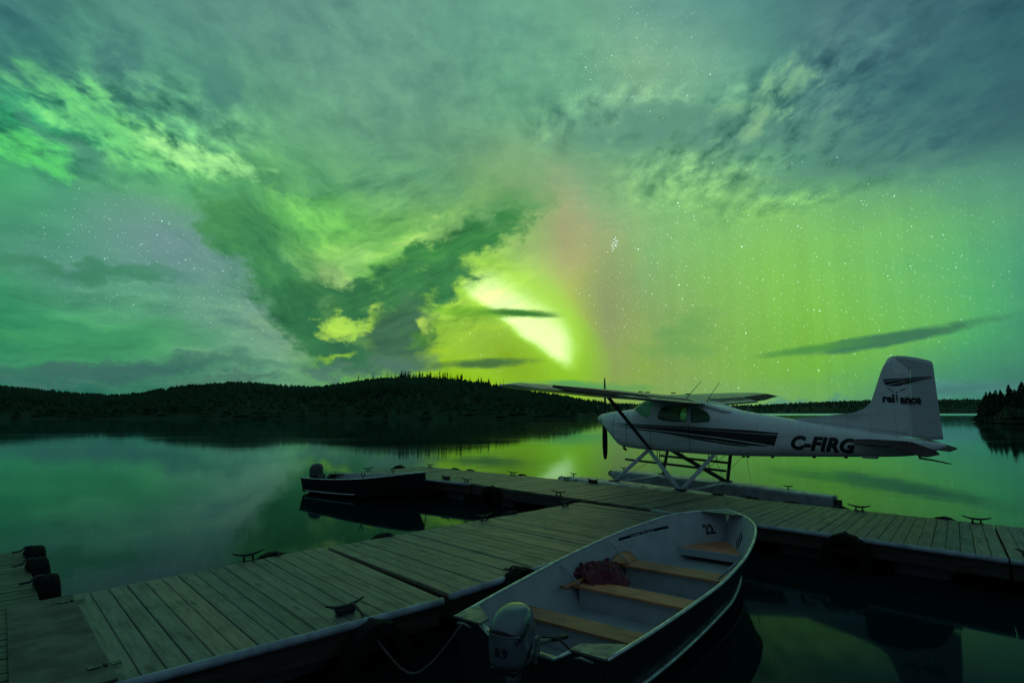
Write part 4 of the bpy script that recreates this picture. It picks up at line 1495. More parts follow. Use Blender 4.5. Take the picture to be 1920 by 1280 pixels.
for s, s2, zb in ((1.84, 1.90, 0.33), (2.92, 2.96, 0.345)):     # braces from gunwale to bench
    m = MB()
    y0 = inner_y(s, 0.50, 1) - 0.012
    m.tube([(s, y0, interp(PROF22, s)[1] - 0.03), (s2, 0.62 if s < 2.5 else 0.54, zb)], 0.011, 6)
    m.build('bench_brace', M_RAIL, b22)
    m = MB()
    m.tube([(s, -y0, interp(PROF22, s)[1] - 0.03), (s2, -0.62 if s < 2.5 else -0.54, zb)], 0.011, 6)
    m.build('bench_brace', M_RAIL, b22)


def on_side(vs2, fs2, s0, z0, ds, dz, sg, name, mat, off=0.004):
    """lay flat artwork (x along the boat, y up) on the inner side"""
    m = MB()
    out = []
    for x, y in vs2:
        s = s0 + ds * x
        z = z0 + y + dz * x
        out.append((s, inner_y(s, z, sg) - sg * off, z))
    m.add(out, fs2)
    return m.build(name, mat, b22)


v2, f2 = text_mesh('22', 0.165, 0.008, 0, 0.80, 1.1)
on_side(v2, f2, 4.845, 0.435, 1.0, 0.0, 1, 'hull_number', M_DECAL)


def grid2(w, h, nx, ny):
    vs = [(w * i / nx, h * j / ny) for j in range(ny + 1) for i in range(nx + 1)]
    fs = [(j * (nx + 1) + i, j * (nx + 1) + i + 1, (j + 1) * (nx + 1) + i + 1, (j + 1) * (nx + 1) + i) for j in range(ny) for i in range(nx)]
    return vs, fs


v2, f2 = grid2(1.10, 0.036, 20, 1)
on_side(v2, f2, 3.18, 0.548, 1.0, 0.012, 1, 'label_strip', M_NAVY)
v2, f2 = grid2(1.10, 0.012, 20, 1)
on_side(v2, f2, 3.18, 0.533, 1.0, 0.012, 1, 'label_strip', M_LABELW)
dash = MB()
for k in range(15):      # the worn, unreadable script on the strip
    if k == 6:
        continue
    s = 3.46 + k * 0.034
    z = 0.548 + 0.012 * (s - 3.18) + 0.007
    hgt = [0.020, 0.012, 0.013, 0.012, 0.018, 0.012, 0, 0.019, 0.012, 0.013, 0.012, 0.018, 0.012, 0.013, 0.018][k]
    dash.add([(s, inner_y(s, z, 1) - 0.007, z), (s + 0.016, inner_y(s + .016, z, 1) - 0.007, z), (s + 0.019, inner_y(s + .019, z + hgt, 1) - 0.007, z + hgt), (s + 0.004, inner_y(s + .004, z + hgt, 1) - 0.007, z + hgt)], [(0, 1, 2, 3)])
dash.build('worn_script', M_LABELW, b22)
v2, f2 = grid2(0.16, 0.15, 4, 4)
on_side(v2, f2, 4.62, 0.33, 1.0, 0.35, -1, 'label_strip', M_NAVY)
for k in range(3):
    v2, f2 = grid2(0.15, 0.012, 4, 1)
    on_side(v2, f2, 4.625, 0.36 + 0.042 * k, 1.0, 0.35, -1, 'label_strip', M_LABELW, 0.007)


def outboard(name, label, loc, ang, mat, text, scale=1.0, tilt=0.0):
    """local +x points to the bow; the cowl sits behind the transom"""
    root = empty(name, loc, R(ang))
    root.scale = (scale,) * 3
    tag(root, label, 'outboard motor')
    c = MB()
    tab = [  # z, half length x, half width y, x shift, exponent
        (0.00, 0.150, 0.115, 0.0, 3.0), (0.03, 0.176, 0.138, 0.0, 3.2), (0.12, 0.184, 0.146, 0.0, 3.2), (0.22, 0.188, 0.148, 0.004, 3.0), (0.27, 0.186, 0.146, 0.008, 2.9),
        (0.32, 0.172, 0.136, 0.016, 2.7), (0.36, 0.150, 0.118, 0.026, 2.5), (0.388, 0.112, 0.09, 0.036, 2.3), (0.402, 0.066, 0.055, 0.044, 2.2), (0.407, 0.02, 0.018, 0.048, 2)]
    rings = []
    for z in [0, .015, .03, .06, .12, .17, .22, .25, .27, .30, .32, .34, .36, .375, .388, .396, .402, .4055, .407]:
        hx, hy, dx, e = interp(tab, z)
        rings.append([(dx + hx * math.copysign(abs(math.cos(t)) ** (2 / e), math.cos(t)), hy * math.copysign(abs(math.sin(t)) ** (2 / e), math.sin(t)), z) for t in [2 * math.pi * k / 40 for k in range(40)]])
    c.loft(rings)
    cowl = c.build('cowl', mat, root)
    bv = BVHTree.FromPolygons(c.v, c.f)

    def stick(vs2, fs2, mat_, name_, face):
        m_ = MB()
        pts = []
        for x, y in vs2:
            if face == 'aft':
                o_, d_ = Vector((-1, -x, y)), Vector((1, 0, 0))
            else:
                o_, d_ = Vector((x, -1, y)), Vector((0, 1, 0))
            h, nn, i, dd = bv.ray_cast(o_, d_)
            if h is None:
                h = o_ + d_ * 0.86
            pts.append(h - d_ * 0.007)
        m_.add(pts, fs2)
        return m_.build(name_, mat_, cowl)
    # air slot across the back and a seam round the base
    v_, f_ = grid2(0.24, 0.030, 14, 2)
    stick([(x - 0.12, 0.248 + y * (1 - ((x - 0.12) / 0.125) ** 2)) for x, y in v_], f_, M_BLACK, 'air_slot', 'aft')
    lip = MB()
    lip.tube([(-0.18 + 0.05 * (abs(t) ** 2.5), 0.135 * t, 0.240) for t in [k / 6 - 1 for k in range(13)]], 0.010, 6)
    lip.build('slot_lip', mat, cowl)
    if text:
        v_, f_ = text_mesh(text[0], 0.088, 0.0015, 0.0, 1.0)
        w = max(p[0] for p in v_)
        stick([(x - w / 2 + 0.012, 0.098 + y) for x, y in v_], f_, M_DECAL, 'lettering', 'aft')
        v_, f_ = text_mesh(text[1], 0.050, 0.0012, 0.25, 1.0)
        w = max(p[0] for p in v_)
        ca, sa = math.cos(R(34)), math.sin(R(34))
        stick([(-0.145 + x * ca - y * sa, 0.18 + x * sa + y * ca) for x, y in v_], f_, M_DECAL, 'lettering', 'side')
        wing = [(-0.05, 0.04), (0.0, 0.06), (0.055, 0.125), (0.03, 0.125), (0.07, 0.165), (0.03, 0.15), (-0.02, 0.09), (-0.04, 0.055)]
        stick(wing, [(0, 1, 2, 3), (0, 3, 5, 6), (3, 4, 5), (0, 6, 7)], M_DECAL, 'emblem', 'side')
    p = MB()
    p.box((0.0, 0, -0.02), (0.30, 0.22, 0.05), None, 0.015)
    p.build('lower_tray', M_BLACK, root)
    l_ = MB()
    rg = []
    for z, hx, hy in ((-0.04, 0.10, 0.07), (-0.12, 0.085, 0.05), (-0.35, 0.075, 0.04), (-0.62, 0.07, 0.03)):
        rg.append([(0.02 + hx * math.cos(t), hy * math.sin(t), z) for t in [2 * math.pi * k / 16 for k in range(16)]])
    l_.loft(rg)
    l_.build('leg', M_BLACK if mat is M_COWL_DARK else M_KNEE, root)
    br = MB()
    for sg in (-1, 1):
        br.box((0.235, sg * 0.085, 0.02), (0.075, 0.03, 0.20), None, 0.008)
        br.tube([(0.26, sg * 0.085, 0.04), (0.36, sg * 0.085, 0.04)], 0.010, 6)
        br.tube([(0.355, sg * 0.125, 0.04), (0.355, sg * 0.045, 0.04)], 0.008, 6)
    br.box((0.17, 0, -0.03), (0.16, 0.13, 0.07), None, 0.02)
    br.build('clamp_bracket', M_KNEE, root)
    th = MB()
    th.tube([(0.16, -0.03, 0.03), (0.28, -0.09, 0.07), (0.38, -0.14, 0.06)], [0.022, 0.018, 0.016], 8)
    th.build('tiller_arm', M_KNEE, root)
    gr = MB()
    gr.tube([(0.38, -0.14, 0.06), (0.54, -0.21, 0.05)], [0.020, 0.022], 8)
    gr.build('tiller_grip', M_BLACK, root)
    return root


outboard('outboard_motor', 'silver outboard motor numbered 8.9 on the stern of boat 22', b22_world(-0.25, -0.07, 0.415), B22_ANG + 7, M_COWL, ('8.9', 'HONDA'), 0.95)

# fuel line from the motor
fl = rope('fuel_line', [b22_world(-0.04, -0.20, 0.55), b22_world(0.10, -0.25, 0.50), b22_world(0.24, -0.34, 0.32), b22_world(0.32, -0.40, 0.14)], 'thin black hose from the silver motor down into boat 22', 0.008, M_BLACK)
fl['category'] = 'hose'
# paddle lying on the benches along the far side
root = empty('paddle', b22_world(1.66, 0.66, 0.352), R(B22_ANG) - R(1.2))
tag(root, 'wooden paddle with a yellow blade laid along the benches of boat 22', 'paddle')
m = MB()
m.tube([(0, 0, 0.0), (0.6, 0.012, 0.0), (1.18, 0.02, 0.012)], [0.015, 0.016, 0.017], 8)
m.build('shaft', M_PADDLE, root)
m = MB()
m.tube([(-0.01, -0.055, 0), (-0.012, 0, 0.004), (-0.01, 0.055, 0)], [0.016, 0.022, 0.016], 8)
m.build('grip', M_BENCH, root)
m = MB()
rg = []
for x, w, t in ((1.10, 0.018, 0.017), (1.18, 0.034, 0.014), (1.28, 0.068, 0.010), (1.42, 0.085, 0.008), (1.56, 0.082, 0.007), (1.64, 0.055, 0.005)):
    rg.append([(x, 0.02 + w * math.cos(a), 0.028 + t * math.sin(a) + 0.55 * w * math.cos(a)) for a in [2 * math.pi * k / 12 for k in range(12)]])
m.loft(rg)
m.build('blade', M_PADDLE, root)
# crumpled jacket on the shaft between the benches
m = MB()
vs, fs = [], []
NU, NV = 46, 40
for i in range(NU):
    for j in range(NV):
        u, v = i / (NU - 1), j / (NV - 1)
        s = 2.03 + 0.80 * u - 0.06 * v
        y = 0.80 - 0.46 * v * (0.75 + 0.45 * math.sin(u * 3.6))
        fold = mnoise.fractal(Vector((u * 3.2, v * 3.8, 2.0)), 0.9, 2.1, 4)
        rid = abs(mnoise.noise(Vector((u * 5.5 + v * 3.5, v * 1.6 - u * 0.8, 9.0))))
        env = (math.sin(math.pi * min(max(u, 0.001), .999)) ** 0.5) * (math.sin(math.pi * min(max(0.25 + 0.75 * v, .001), .999)) ** 0.6)
        z = 0.385 + 0.045 * env + 0.03 * fold + 0.17 * (rid - 0.2) * env - 0.26 * max(0, v - 0.55)
        s += 0.05 * mnoise.noise(Vector((u * 5, v * 5, 0)))
        y += 0.05 * mnoise.noise(Vector((u * 5, v * 5, 5)))
        y = min(y, inner_y(s, max(z, 0.2), 1) - 0.01)
        vs.append(b22_world(s, y, z))
fs = [(i * NV + j, (i + 1) * NV + j, (i + 1) * NV + j + 1, i * NV + j + 1) for i in range(NU - 1) for j in range(NV - 1)]
m.add(vs, fs, True)
o = m.build('jacket', M_CLOTH)
sf = o.modifiers.new('thickness', 'SOLIDIFY')
sf.thickness = 0.012
tag(o, 'crumpled maroon jacket draped over the paddle in boat 22', 'jacket')

# mooring lines of boat 22
rope('mooring_rope', [(-1.40, 5.26, 0.53), (-1.30, 5.17, 0.47), (-1.10, 5.02, 0.28), (-0.85, 4.92, 0.10), (-0.66, 4.92, 0.17), b22_world(-0.09, 0.56, 0.49)], 'rope sagging from the finger dock cleat to the stern corner of boat 22')
m = MB()
pts = []
for k in range(70):
    t = k / 69
    a = t * 6.283 * 3
    pts.append((0.085 * math.sin(a), 0.030 * math.sin(2 * a) + 0.008 * math.cos(5 * a), 0.022 + 0.035 * t + 0.006 * math.sin(3 * a)))
m.tube(pts, 0.011, 6)
o = m.build('rope_wrap', M_ROPE_DARK)
o.location = (-1.46, 5.22, DECK)
o.rotation_euler = (0, 0, R(FA))
tag(o, 'dark rope wound on the cleat at the right edge of the near finger section', 'rope')
for (x, y, an), lb in (((6.25, 7.05, MA + 4), 'coiled dark rope on the cleat at the right edge of the picture'), ((-1.72, 15.15, MA), 'dark rope wound on the cleat by the dark boat\'s bow'), ((2.00, 14.42, MA), 'dark rope wound on the cleat beside the near float\'s bow')):
    c_ = o.copy()
    COL.objects.link(c_)
    c_.location = (x, y, DECK)
    c_.rotation_euler = (0, 0, R(an))
    c_.scale = (1.3, 1.6, 1.2)
    tag(c_, lb, 'rope')

# the dark boat across the basin
MBF = dict(hull=M_HULL, inner=M_ALU_IN, gun=M_GUN, cap=M_KNEE, knee=M_KNEE, bench=M_BENCH)
LF = 3.75
PROFF = [(0, 0.62, 0.42), (0.8, 0.72, 0.44), (1.6, 0.76, 0.48), (2.3, 0.72, 0.53), (2.9, 0.56, 0.60), (3.3, 0.36, 0.655), (3.6, 0.13, 0.69), (3.75, 0.012, 0.70)]
CHF = [(0, 0.52, 0.05, -0.06), (1.6, 0.58, 0.06, -0.07), (2.4, 0.48, 0.09, -0.05), (2.9, 0.33, 0.15, 0.0), (3.3, 0.16, 0.27, 0.10), (3.6, 0.05, 0.45, 0.3), (3.75, 0.006, 0.62, 0.55)]
fa = math.degrees(math.atan2(14.45 - 16.3, -2.15 + 5.4))
dark_boat, _ = boat_hull('skiff', 'low dark skiff with a grey outboard moored at the far end of the main dock', LF, PROFF, CHF, (-5.42, 16.32, 0), fa, MBF, [(0.75, 1.0, 0.28), (1.9, 2.15, 0.30)], (3.0, 3.6, 0.45), 0.55)


def fb_world(s, y, z):
    a = R(fa)
    return (-5.42 + s * math.cos(a) - y * math.sin(a), 16.32 + s * math.sin(a) + y * math.cos(a), z)


outboard('outboard_motor', 'charcoal grey outboard motor on the stern of the dark moored skiff', fb_world(-0.12, 0.0, 0.37), fa, M_COWL_DARK, None, 0.98)
for sg, s in ((1, 2.05), (-1, 2.35)):
    m = MB()
    hb, gz = interp(PROFF, s)
    m.tube([(s, sg * hb, gz), (s, sg * hb, gz + 0.07)], 0.014, 8)
    m.tube([(s - 0.05, sg * hb, gz + 0.16), (s - 0.045, sg * hb, gz + 0.09), (s, sg * hb, gz + 0.065), (s + 0.045, sg * hb, gz + 0.09), (s + 0.05, sg * hb, gz + 0.16)], 0.013, 8)
    m.build('oarlock', M_IRON, dark_boat)
m = MB()
m.tube([(0.03, 0.60, 0.43), (0.0, 0.62, 0.47), (-0.02, 0.55, 0.50)], 0.012, 6)
m.build('stern_cleat', M_IRON, dark_boat)
rope('mooring_rope', [(-1.72, 15.15, 0.50), (-1.78, 15.02, 0.44), (-1.95, 14.85, 0.20), (-2.12, 14.65, 0.22), (-2.17, 14.48, 0.66)], 'rope drooping from the main dock cleat to the dark skiff\'s bow', 0.010, M_ROPE_DARK)

# ------------------------------------------------------------------ floatplane: +x to the nose, +y to port, tail end at x = 0
PL = empty('floatplane', (8.02, 10.5, 0), R(134.5))
tag(PL, 'white high-wing seaplane on floats lettered C-FIRG beside the main dock', 'seaplane')
FUS = [  # x, bottom, top, half width, exponent
    (0.10, 1.555, 1.62, 0.030, 2.0), (0.40, 1.43, 1.67, 0.085, 2.2), (0.80, 1.355, 1.73, 0.13, 2.3), (1.60, 1.305, 1.855, 0.215, 2.4), (2.70, 1.25, 2.035, 0.335, 2.6),
    (3.60, 1.21, 2.185, 0.435, 2.9), (4.05, 1.20, 2.27, 0.485, 3.3), (4.40, 1.20, 2.36, 0.52, 3.8), (4.80, 1.205, 2.43, 0.535, 4.2), (5.50, 1.215, 2.50, 0.54, 4.4), (5.95, 1.225, 2.53, 0.535, 4.4),
    (6.20, 1.23, 2.515, 0.53, 4.2), (6.45, 1.24, 2.40, 0.525, 3.8), (6.62, 1.25, 2.285, 0.52, 3.4), (6.80, 1.262, 2.262, 0.505, 3.2), (7.00, 1.275, 2.245, 0.485, 3.0), (7.08, 1.30, 2.238, 0.475, 3.0),
    (7.30, 1.49, 2.215, 0.435, 2.7), (7.52, 1.69, 2.19, 0.37, 2.5), (7.64, 1.80, 2.175, 0.29, 2.3), (7.69, 1.86, 2.155, 0.235, 2.2)]


def fus_ring(x, k=56, inner=0.0):
    zb, zt, hw, e = interp(FUS, x)
    zc, hz = (zb + zt) / 2, (zt - zb) / 2 - inner
    hw -= inner
    r_ = []
    for i in range(k):
        t = 2 * math.pi * i / k
        y = hw * math.copysign(abs(math.cos(t)) ** (2 / e), math.cos(t))
        z = hz * math.copysign(abs(math.sin(t)) ** (2 / e), math.sin(t))
        if x > 4.1 and z > 0:       # cabin sides lean in towards the roof
            y *= 1 - 0.10 * (z / hz) ** 2
        r_.append((x, y, zc + z))
    return r_


XS = sorted(set([0.10, 0.2, 0.3] + [0.4 + 0.12 * k for k in range(60)] + [7.64, 7.69, 7.06, 6.62, 6.45, 6.2]))
XS = [x for x in XS if x <= 7.69]
full = MB()
full.loft([fus_ring(x) for x in XS])
FBV = BVHTree.FromPolygons([Vector(p) for p in full.v], full.f)


def shell_object():
    m = MB()
    m.loft([fus_ring(x) for x in XS])
    n_ = len(m.v)
    inn = MB()
    inn.loft([fus_ring(x, 56, 0.014) for x in XS if 0.5 < x < 7.6])
    m.add(inn.v, [tuple(reversed(f)) for f in inn.f], True)
    return m


def evaluated(o, name, mat, parent):
    dg = bpy.context.evaluated_depsgraph_get()
    dg.update()
    me = bpy.data.meshes.new_from_object(o.evaluated_get(dg))
    me.name = name
    me.materials.clear()
    me.materials.append(mat)
    n = bpy.data.objects.new(name, me)
    COL.objects.link(n)
    n.parent = parent
    return n


WINDOWS = {
    'windscreen': [(6.575, 2.315), (6.22, 2.60), (5.99, 2.60), (5.93, 2.40), (5.98, 2.06), (6.10, 2.05), (6.32, 2.17)],
    'door_window': [(5.745, 2.03), (5.70, 2.24), (5.56, 2.335), (4.99, 2.325), (4.97, 1.985), (5.34, 1.975), (5.58, 2.0)],
    'rear_window': [(4.865, 2.29), (4.62, 2.26), (4.45, 2.16), (4.40, 2.06), (4.42, 1.975), (4.865, 1.955)],
}


def round_poly(p, r_=0.05, n=3):
    out = []
    for i in range(len(p)):
        a, b_, c = Vector(p[i - 1]), Vector(p[i]), Vector(p[(i + 1) % len(p)])
        r1, r2 = min(r_, (a - b_).length * 0.4), min(r_, (c - b_).length * 0.4)
        s, e = b_ + (a - b_).normalized() * r1, b_ + (c - b_).normalized() * r2
        for k in range(n + 1):
            t = k / n
            out.append(tuple((1 - t) ** 2 * s + 2 * t * (1 - t) * b_ + t * t * e))
    return out


def cutter(poly):
    m = MB()
    p = round_poly(poly)
    n_ = len(p)
    vs = [(x, -0.9, z) for x, z in p] + [(x, 0.9, z) for x, z in p]
    m.add(vs, [tuple(range(n_)), tuple(range(2 * n_ - 1, n_ - 1, -1))] + [(i, (i + 1) % n_, n_ + (i + 1) % n_, n_ + i) for i in range(n_)])
    return m.build('cutter', M_BLACK)


body = shell_object().build('hull_shell', M_WHITE)
cuts = {k: cutter(p) for k, p in WINDOWS.items()}
for k, c in cuts.items():
    md = body.modifiers.new('cut', 'BOOLEAN')
    md.operation = 'DIFFERENCE'
    md.object = c
    md.solver = 'EXACT'
fuselage = evaluated(body, 'fuselage', M_WHITE, PL)
sharp(fuselage, 50)
body.modifiers.clear()
for k, c in cuts.items():
    md = body.modifiers.new('keep', 'BOOLEAN')
    md.operation = 'INTERSECT'
    md.object = c
    md.solver = 'EXACT'
    gl = evaluated(body, k, M_GLASS_GLOW, PL)
    bm = bmesh.new()            # keep only the outer skin of the pane
    bm.from_mesh(gl.data)
    inner_v = [v for v in bm.verts if FBV.find_nearest(v.co)[3] > 0.004]
    bmesh.ops.delete(bm, geom=inner_v, context='VERTS')
    bm.to_mesh(gl.data)
    bm.free()
    for v in gl.data.vertices:
        v.co.y *= 0.992
    if k != 'windscreen':       # one pane on each side
        other = gl.copy()
        other.data = gl.data.copy()
        COL.objects.link(other)
        for o_, keep in ((gl, 1), (other, -1)):
            bm = bmesh.new()
            bm.from_mesh(o_.data)
            bmesh.ops.delete(bm, geom=[v for v in bm.verts if v.co.y * keep < 0], context='VERTS')
            bm.to_mesh(o_.data)
            bm.free()
        gl.data.materials[0] = M_GLASS
        sharp(other, 50)
    sharp(gl, 50)
    body.modifiers.clear()
for c in list(cuts.values()) + [body]:
    bpy.data.objects.remove(c)


def project(vs2, fs2, name, mat, parent, off=0.004, sg=1, bvh=None):
    """lay artwork given in (x, z) on the port (sg = 1) or starboard side of the skin"""
    bvh = bvh or FBV
    m = MB()
    pts = []
    for x, z in vs2:
        h, nn, i, d = bvh.ray_cast(Vector((x, 3 * sg, z)), Vector((0, -sg, 0)))
        pts.append(Vector((x, 0.0, z)) if h is None else h + Vector((0, off * sg, 0)))
    m.add(pts, fs2)
    return m.build(name, mat, parent)


def band(up, lo, n=40, m_=4):
    """strip between an upper and a lower polyline (x falling towards the tail)"""
    def along(tab, t):
        L = [0]
        for a, b_ in zip(tab, tab[1:]):
            L.append(L[-1] + math.dist(a, b_))
        d = t * L[-1]
        for k in range(len(tab) - 1):
            if d <= L[k + 1] + 1e-9:
                f = (d - L[k]) / (L[k + 1] - L[k])
                return (lerp(tab[k][0], tab[k + 1][0], f), lerp(tab[k][1], tab[k + 1][1], f))
        return tab[-1]
    vs = []
    for j in range(m_ + 1):
        for i in range(n + 1):
            a, b_ = along(up, i / n), along(lo, i / n)
            vs.append((lerp(a[0], b_[0], j / m_), lerp(a[1], b_[1], j / m_)))
    fs = [(j * (n + 1) + i, j * (n + 1) + i + 1, (j + 1) * (n + 1) + i + 1, (j + 1) * (n + 1) + i) for j in range(m_) for i in range(n)]
    return vs, fs


STRIPES = [
    ([(7.34, 1.935), (6.87, 1.905), (5.99, 1.885), (4.97, 1.855), (3.56, 1.80), (2.93, 1.755)], [(7.30, 1.925), (6.6, 1.872), (5.6, 1.838), (4.4, 1.79), (3.4, 1.735), (2.945, 1.722)]),
    ([(7.0, 1.885), (6.3, 1.848), (5.4, 1.82), (4.2, 1.77), (3.3, 1.718), (2.95, 1.708)], [(6.95, 1.878), (6.3, 1.80), (5.0, 1.70), (4.2, 1.625), (3.4, 1.53), (3.03, 1.475)]),
    ([(7.23, 1.86), (6.32, 1.782), (5.0, 1.675), (4.2, 1.605), (3.6, 1.530), (3.12, 1.462)], [(7.2, 1.853), (6.32, 1.755), (5.0, 1.625), (4.2, 1.54), (3.7, 1.475), (3.25, 1.455)]),
    ([(5.6, 1.68), (4.8, 1.60), (4.2, 1.525), (3.8, 1.475), (3.5, 1.445)], [(5.5, 1.672), (4.8, 1.565), (4.2, 1.485), (3.9, 1.45), (3.65, 1.438)]),
]
for up, lo in STRIPES:
    for sg in (1, -1):
        v_, f_ = band(up, lo)
        project(v_, f_, 'side_stripe', M_STRIPE, PL, 0.004, sg)
v_, f_ = text_mesh('C-FIRG', 0.40, 0.022, 0.34, 0.92, 1.06)
w = max(p[0] for p in v_)
h_ = max(p[1] for p in v_)
k = 1.20 / w
project([(2.70 - x * k, 1.435 + y * (0.285 / h_) - 0.035 * (x * k)) for x, y in v_], f_, 'registration', M_DECAL, PL)
project([(1.50 + x * k, 1.39 + y * (0.285 / h_) + 0.035 * (x * k)) for x, y in v_], f_, 'registration', M_DECAL, PL, 0.004, -1)
# panel seams: cowl joint, door edges
for x, z0, z1 in ((6.70, 1.27, 2.26), (5.985, 1.25, 2.02), (4.925, 1.25, 1.94), (7.15, 1.42, 2.2)):
    v_, f_ = band([(x, z1), (x, z0)], [(x - 0.012, z1), (x - 0.012, z0)], 14, 1)
    project(v_, f_, 'panel_seam', M_SEAM, PL, 0.003)
v_, f_ = band([(5.985, 1.275), (4.925, 1.265)], [(5.985, 1.263), (4.925, 1.253)], 14, 1)
project(v_, f_, 'panel_seam', M_SEAM, PL, 0.003)
# window seals
for k_, p in WINDOWS.items():
    if k_ == 'windscreen':
        continue
    rp = round_poly(p)
    for sg in (1, -1):
        m = MB()
        pts = []
        for x, z in rp + rp[:1]:
            h, *_ = FBV.ray_cast(Vector((x, 3 * sg, z)), Vector((0, -sg, 0)))
            pts.append(h)
        m.tube(pts, 0.009, 6)
        m.build('window_seal', M_BLACK, PL)
# cabin interior
for x in (5.35, 4.75):
    for y in (0.25, -0.25):
        m = MB()
        m.box((x, y, 1.62), (0.42, 0.40, 0.14), None, 0.04)
        m.box((x - 0.20, y, 1.72), (0.11, 0.40, 0.26), Matrix.Rotation(R(-8), 3, 'Y'), 0.04)
        m.build('seat', M_BLACK, PL)
m = MB()
m.box((6.30, 0, 1.86), (0.10, 0.92, 0.24), None, 0.03)
m.build('instrument_panel', M_BLACK, PL)
m = MB()
m.box((5.3, 0, 1.42), (2.2, 0.9, 0.02))
m.build('cabin_floor', M_BLACK, PL)
# spinner, propeller
m = MB()
My = Matrix.Translation((7.70, 0, 2.005)) @ Matrix.Rotation(R(90), 4, 'Y')
m.lathe([(0.158, 0.0), (0.156, 0.03), (0.14, 0.10), (0.105, 0.18), (0.055, 0.25), (0.02, 0.285), (0.004, 0.292)], 28, My)
m.build('spinner', M_WHITE, PL)
pr = MB()
for sg, ln in ((1, 1.14), (-1, 1.11)):
    rg = []
    for t, w_, th, tw in ((0.05, 0.05, 0.035, 60), (0.2, 0.06, 0.035, 50), (0.4, 0.073, 0.032, 40), (0.65, 0.078, 0.028, 32), (0.88, 0.066, 0.022, 27), (0.98, 0.045, 0.014, 25), (1.0, 0.02, 0.008, 25)):
        a = R(tw) * 1.0
        z = 2.01 + sg * ln * t
        ring_ = []
        for k in range(14):
            q = 2 * math.pi * k / 14
            yy, xx = w_ * math.cos(q), th * math.sin(q)
            ring_.append((7.74 + xx * math.cos(a) + yy * math.sin(a) * sg * -1, -sg * 0.02 + yy * math.cos(a) - xx * math.sin(a) * -sg, z))
        rg.append(ring_)
    pr.loft(rg)
pr.build('propeller', M_PROP, PL)
# exhaust and chin
m = MB()
m.tube([(7.02, 0.14, 1.33), (7.02, 0.16, 1.24), (6.95, 0.16, 1.20)], 0.035, 10)
m.build('exhaust_pipe', M_IRON, PL)


def airfoil(c, t=0.12, n=14):
    """closed section: x from 0 (nose) to -c, z up"""
    up, lo = [], []
    for i in range(n + 1):
        x = (1 - math.cos(math.pi * i / n)) / 2
        yt = 5 * t * (0.2969 * math.sqrt(x) - 0.126 * x - 0.3516 * x**2 + 0.2843 * x**3 - 0.1036 * x**4)
        yc = 0.022 / 0.16 * (0.8 * x - x * x) if x < 0.4 else 0.022 / 0.36 * (0.2 + 0.8 * x - x * x)
        up.append((-x * c, (yc + yt) * c))
        lo.append((-x * c, (yc - yt) * c))
    return up + lo[-2:0:-1]


def wing_section(y, sg, cut=1.0, cut0=0.0):
    tab = [(0.0, 6.16, 1.63, 2.545), (0.5, 6.16, 1.63, 2.56), (2.6, 6.16, 1.63, 2.61), (5.0, 6.13, 1.17, 2.685), (5.4, 6.10, 1.12, 2.695), (5.62, 6.04, 0.98, 2.69), (5.72, 5.90, 0.66, 2.685)]
    le, c, z = interp(tab, y)
    if sg < 0:
        z += 0.012 * y
    ang = R(6.3) - R(2.0) * min(1, y / 5.2)
    th = 0.12 if y < 5.3 else (0.11 if y < 5.5 else 0.07)
    pts = []
    for x, zz in airfoil(c, th):
        f = -x / c
        pts.append((le + x * math.cos(ang) + zz * math.sin(ang) * -1 * -1, sg * y, z + x * math.sin(ang) + zz * math.cos(ang)))
    return pts, (le, c, z, ang)


for sg in (1, -1):
    m = MB()
    ys = [0.0, 0.3, 0.52, 1.0, 1.5, 2.0, 2.6, 3.2, 3.8, 4.4, 5.0, 5.4, 5.62, 5.72]
    m.loft([wing_section(y, sg)[0] for y in ys])
    wg = sharp(m.build('wing', M_WING, PL), 50)
    # flap and aileron laid over the rear of the wing, slightly drooped
    for nm, y0, y1, dr, mt in (('flap', 0.58, 2.58, 3.0, M_FLAP), ('aileron', 2.66, 5.0, 1.0 if sg > 0 else -3.0, M_MAROON)):
        rg = []
        for y in (y0, (y0 + y1) / 2, y1):
            le, c, z, ang = wing_section(y, sg)[1]
            cc = c * 0.26
            hx, hz = le - c * 0.76 * math.cos(ang), z - c * 0.76 * math.sin(ang) + 0.03
            a2 = ang + R(5.0 + dr)
            sec = [(0.03, 0.052), (0.0, 0.057), (-cc * 0.5, 0.036), (-cc, 0.004), (-cc, -0.004), (-cc * 0.5, -0.026), (0.0, -0.052), (0.03, -0.045)]
            rg.append([(hx + u * math.cos(a2) - v * math.sin(a2), sg * y, hz + u * math.sin(a2) + v * math.cos(a2)) for u, v in sec])
        f = MB()
        f.loft(rg)
        sharp(f.build(nm, mt, wg), 40)
    # navigation lamp at the tip
    t = MB()
    le, c, z, ang = wing_section(5.62, sg)[1]
    t.lathe([(0.0, -0.05), (0.022, -0.04), (0.028, 0.0), (0.02, 0.04), (0.0, 0.05)], 10, Matrix.Translation((le - 0.10, sg * 5.70, z)) @ Matrix.Rotation(R(90), 4, 'Y'))
    t.build('tip_lamp', M_LABELW, wg)
    s = MB()
    z_up = wing_section(2.62, sg)[1][2]
    s.tube([(6.02, sg * 0.50, 1.285), (5.70, sg * 2.62, z_up - 0.10)], [0.060, 0.056], 12, True, 0.38, (0, -0.6 * sg, 1))
    s.build('wing_strut', M_WSTRUT, PL)
    # root fairing down to the cabin
    q = MB()
    rg = []
    for x, zc, r_ in ((4.75, 2.42, 0.05), (4.45, 2.335, 0.06), (4.15, 2.235, 0.05), (3.95, 2.20, 0.02)):
        rg.append([(x, sg * 0.36 + r_ * 1.6 * math.cos(a), zc + r_ * math.sin(a)) for a in [2 * math.pi * k / 12 for k in range(12)]])
    q.loft(rg)
    q.build('wing_fairing', M_WHITE, PL)
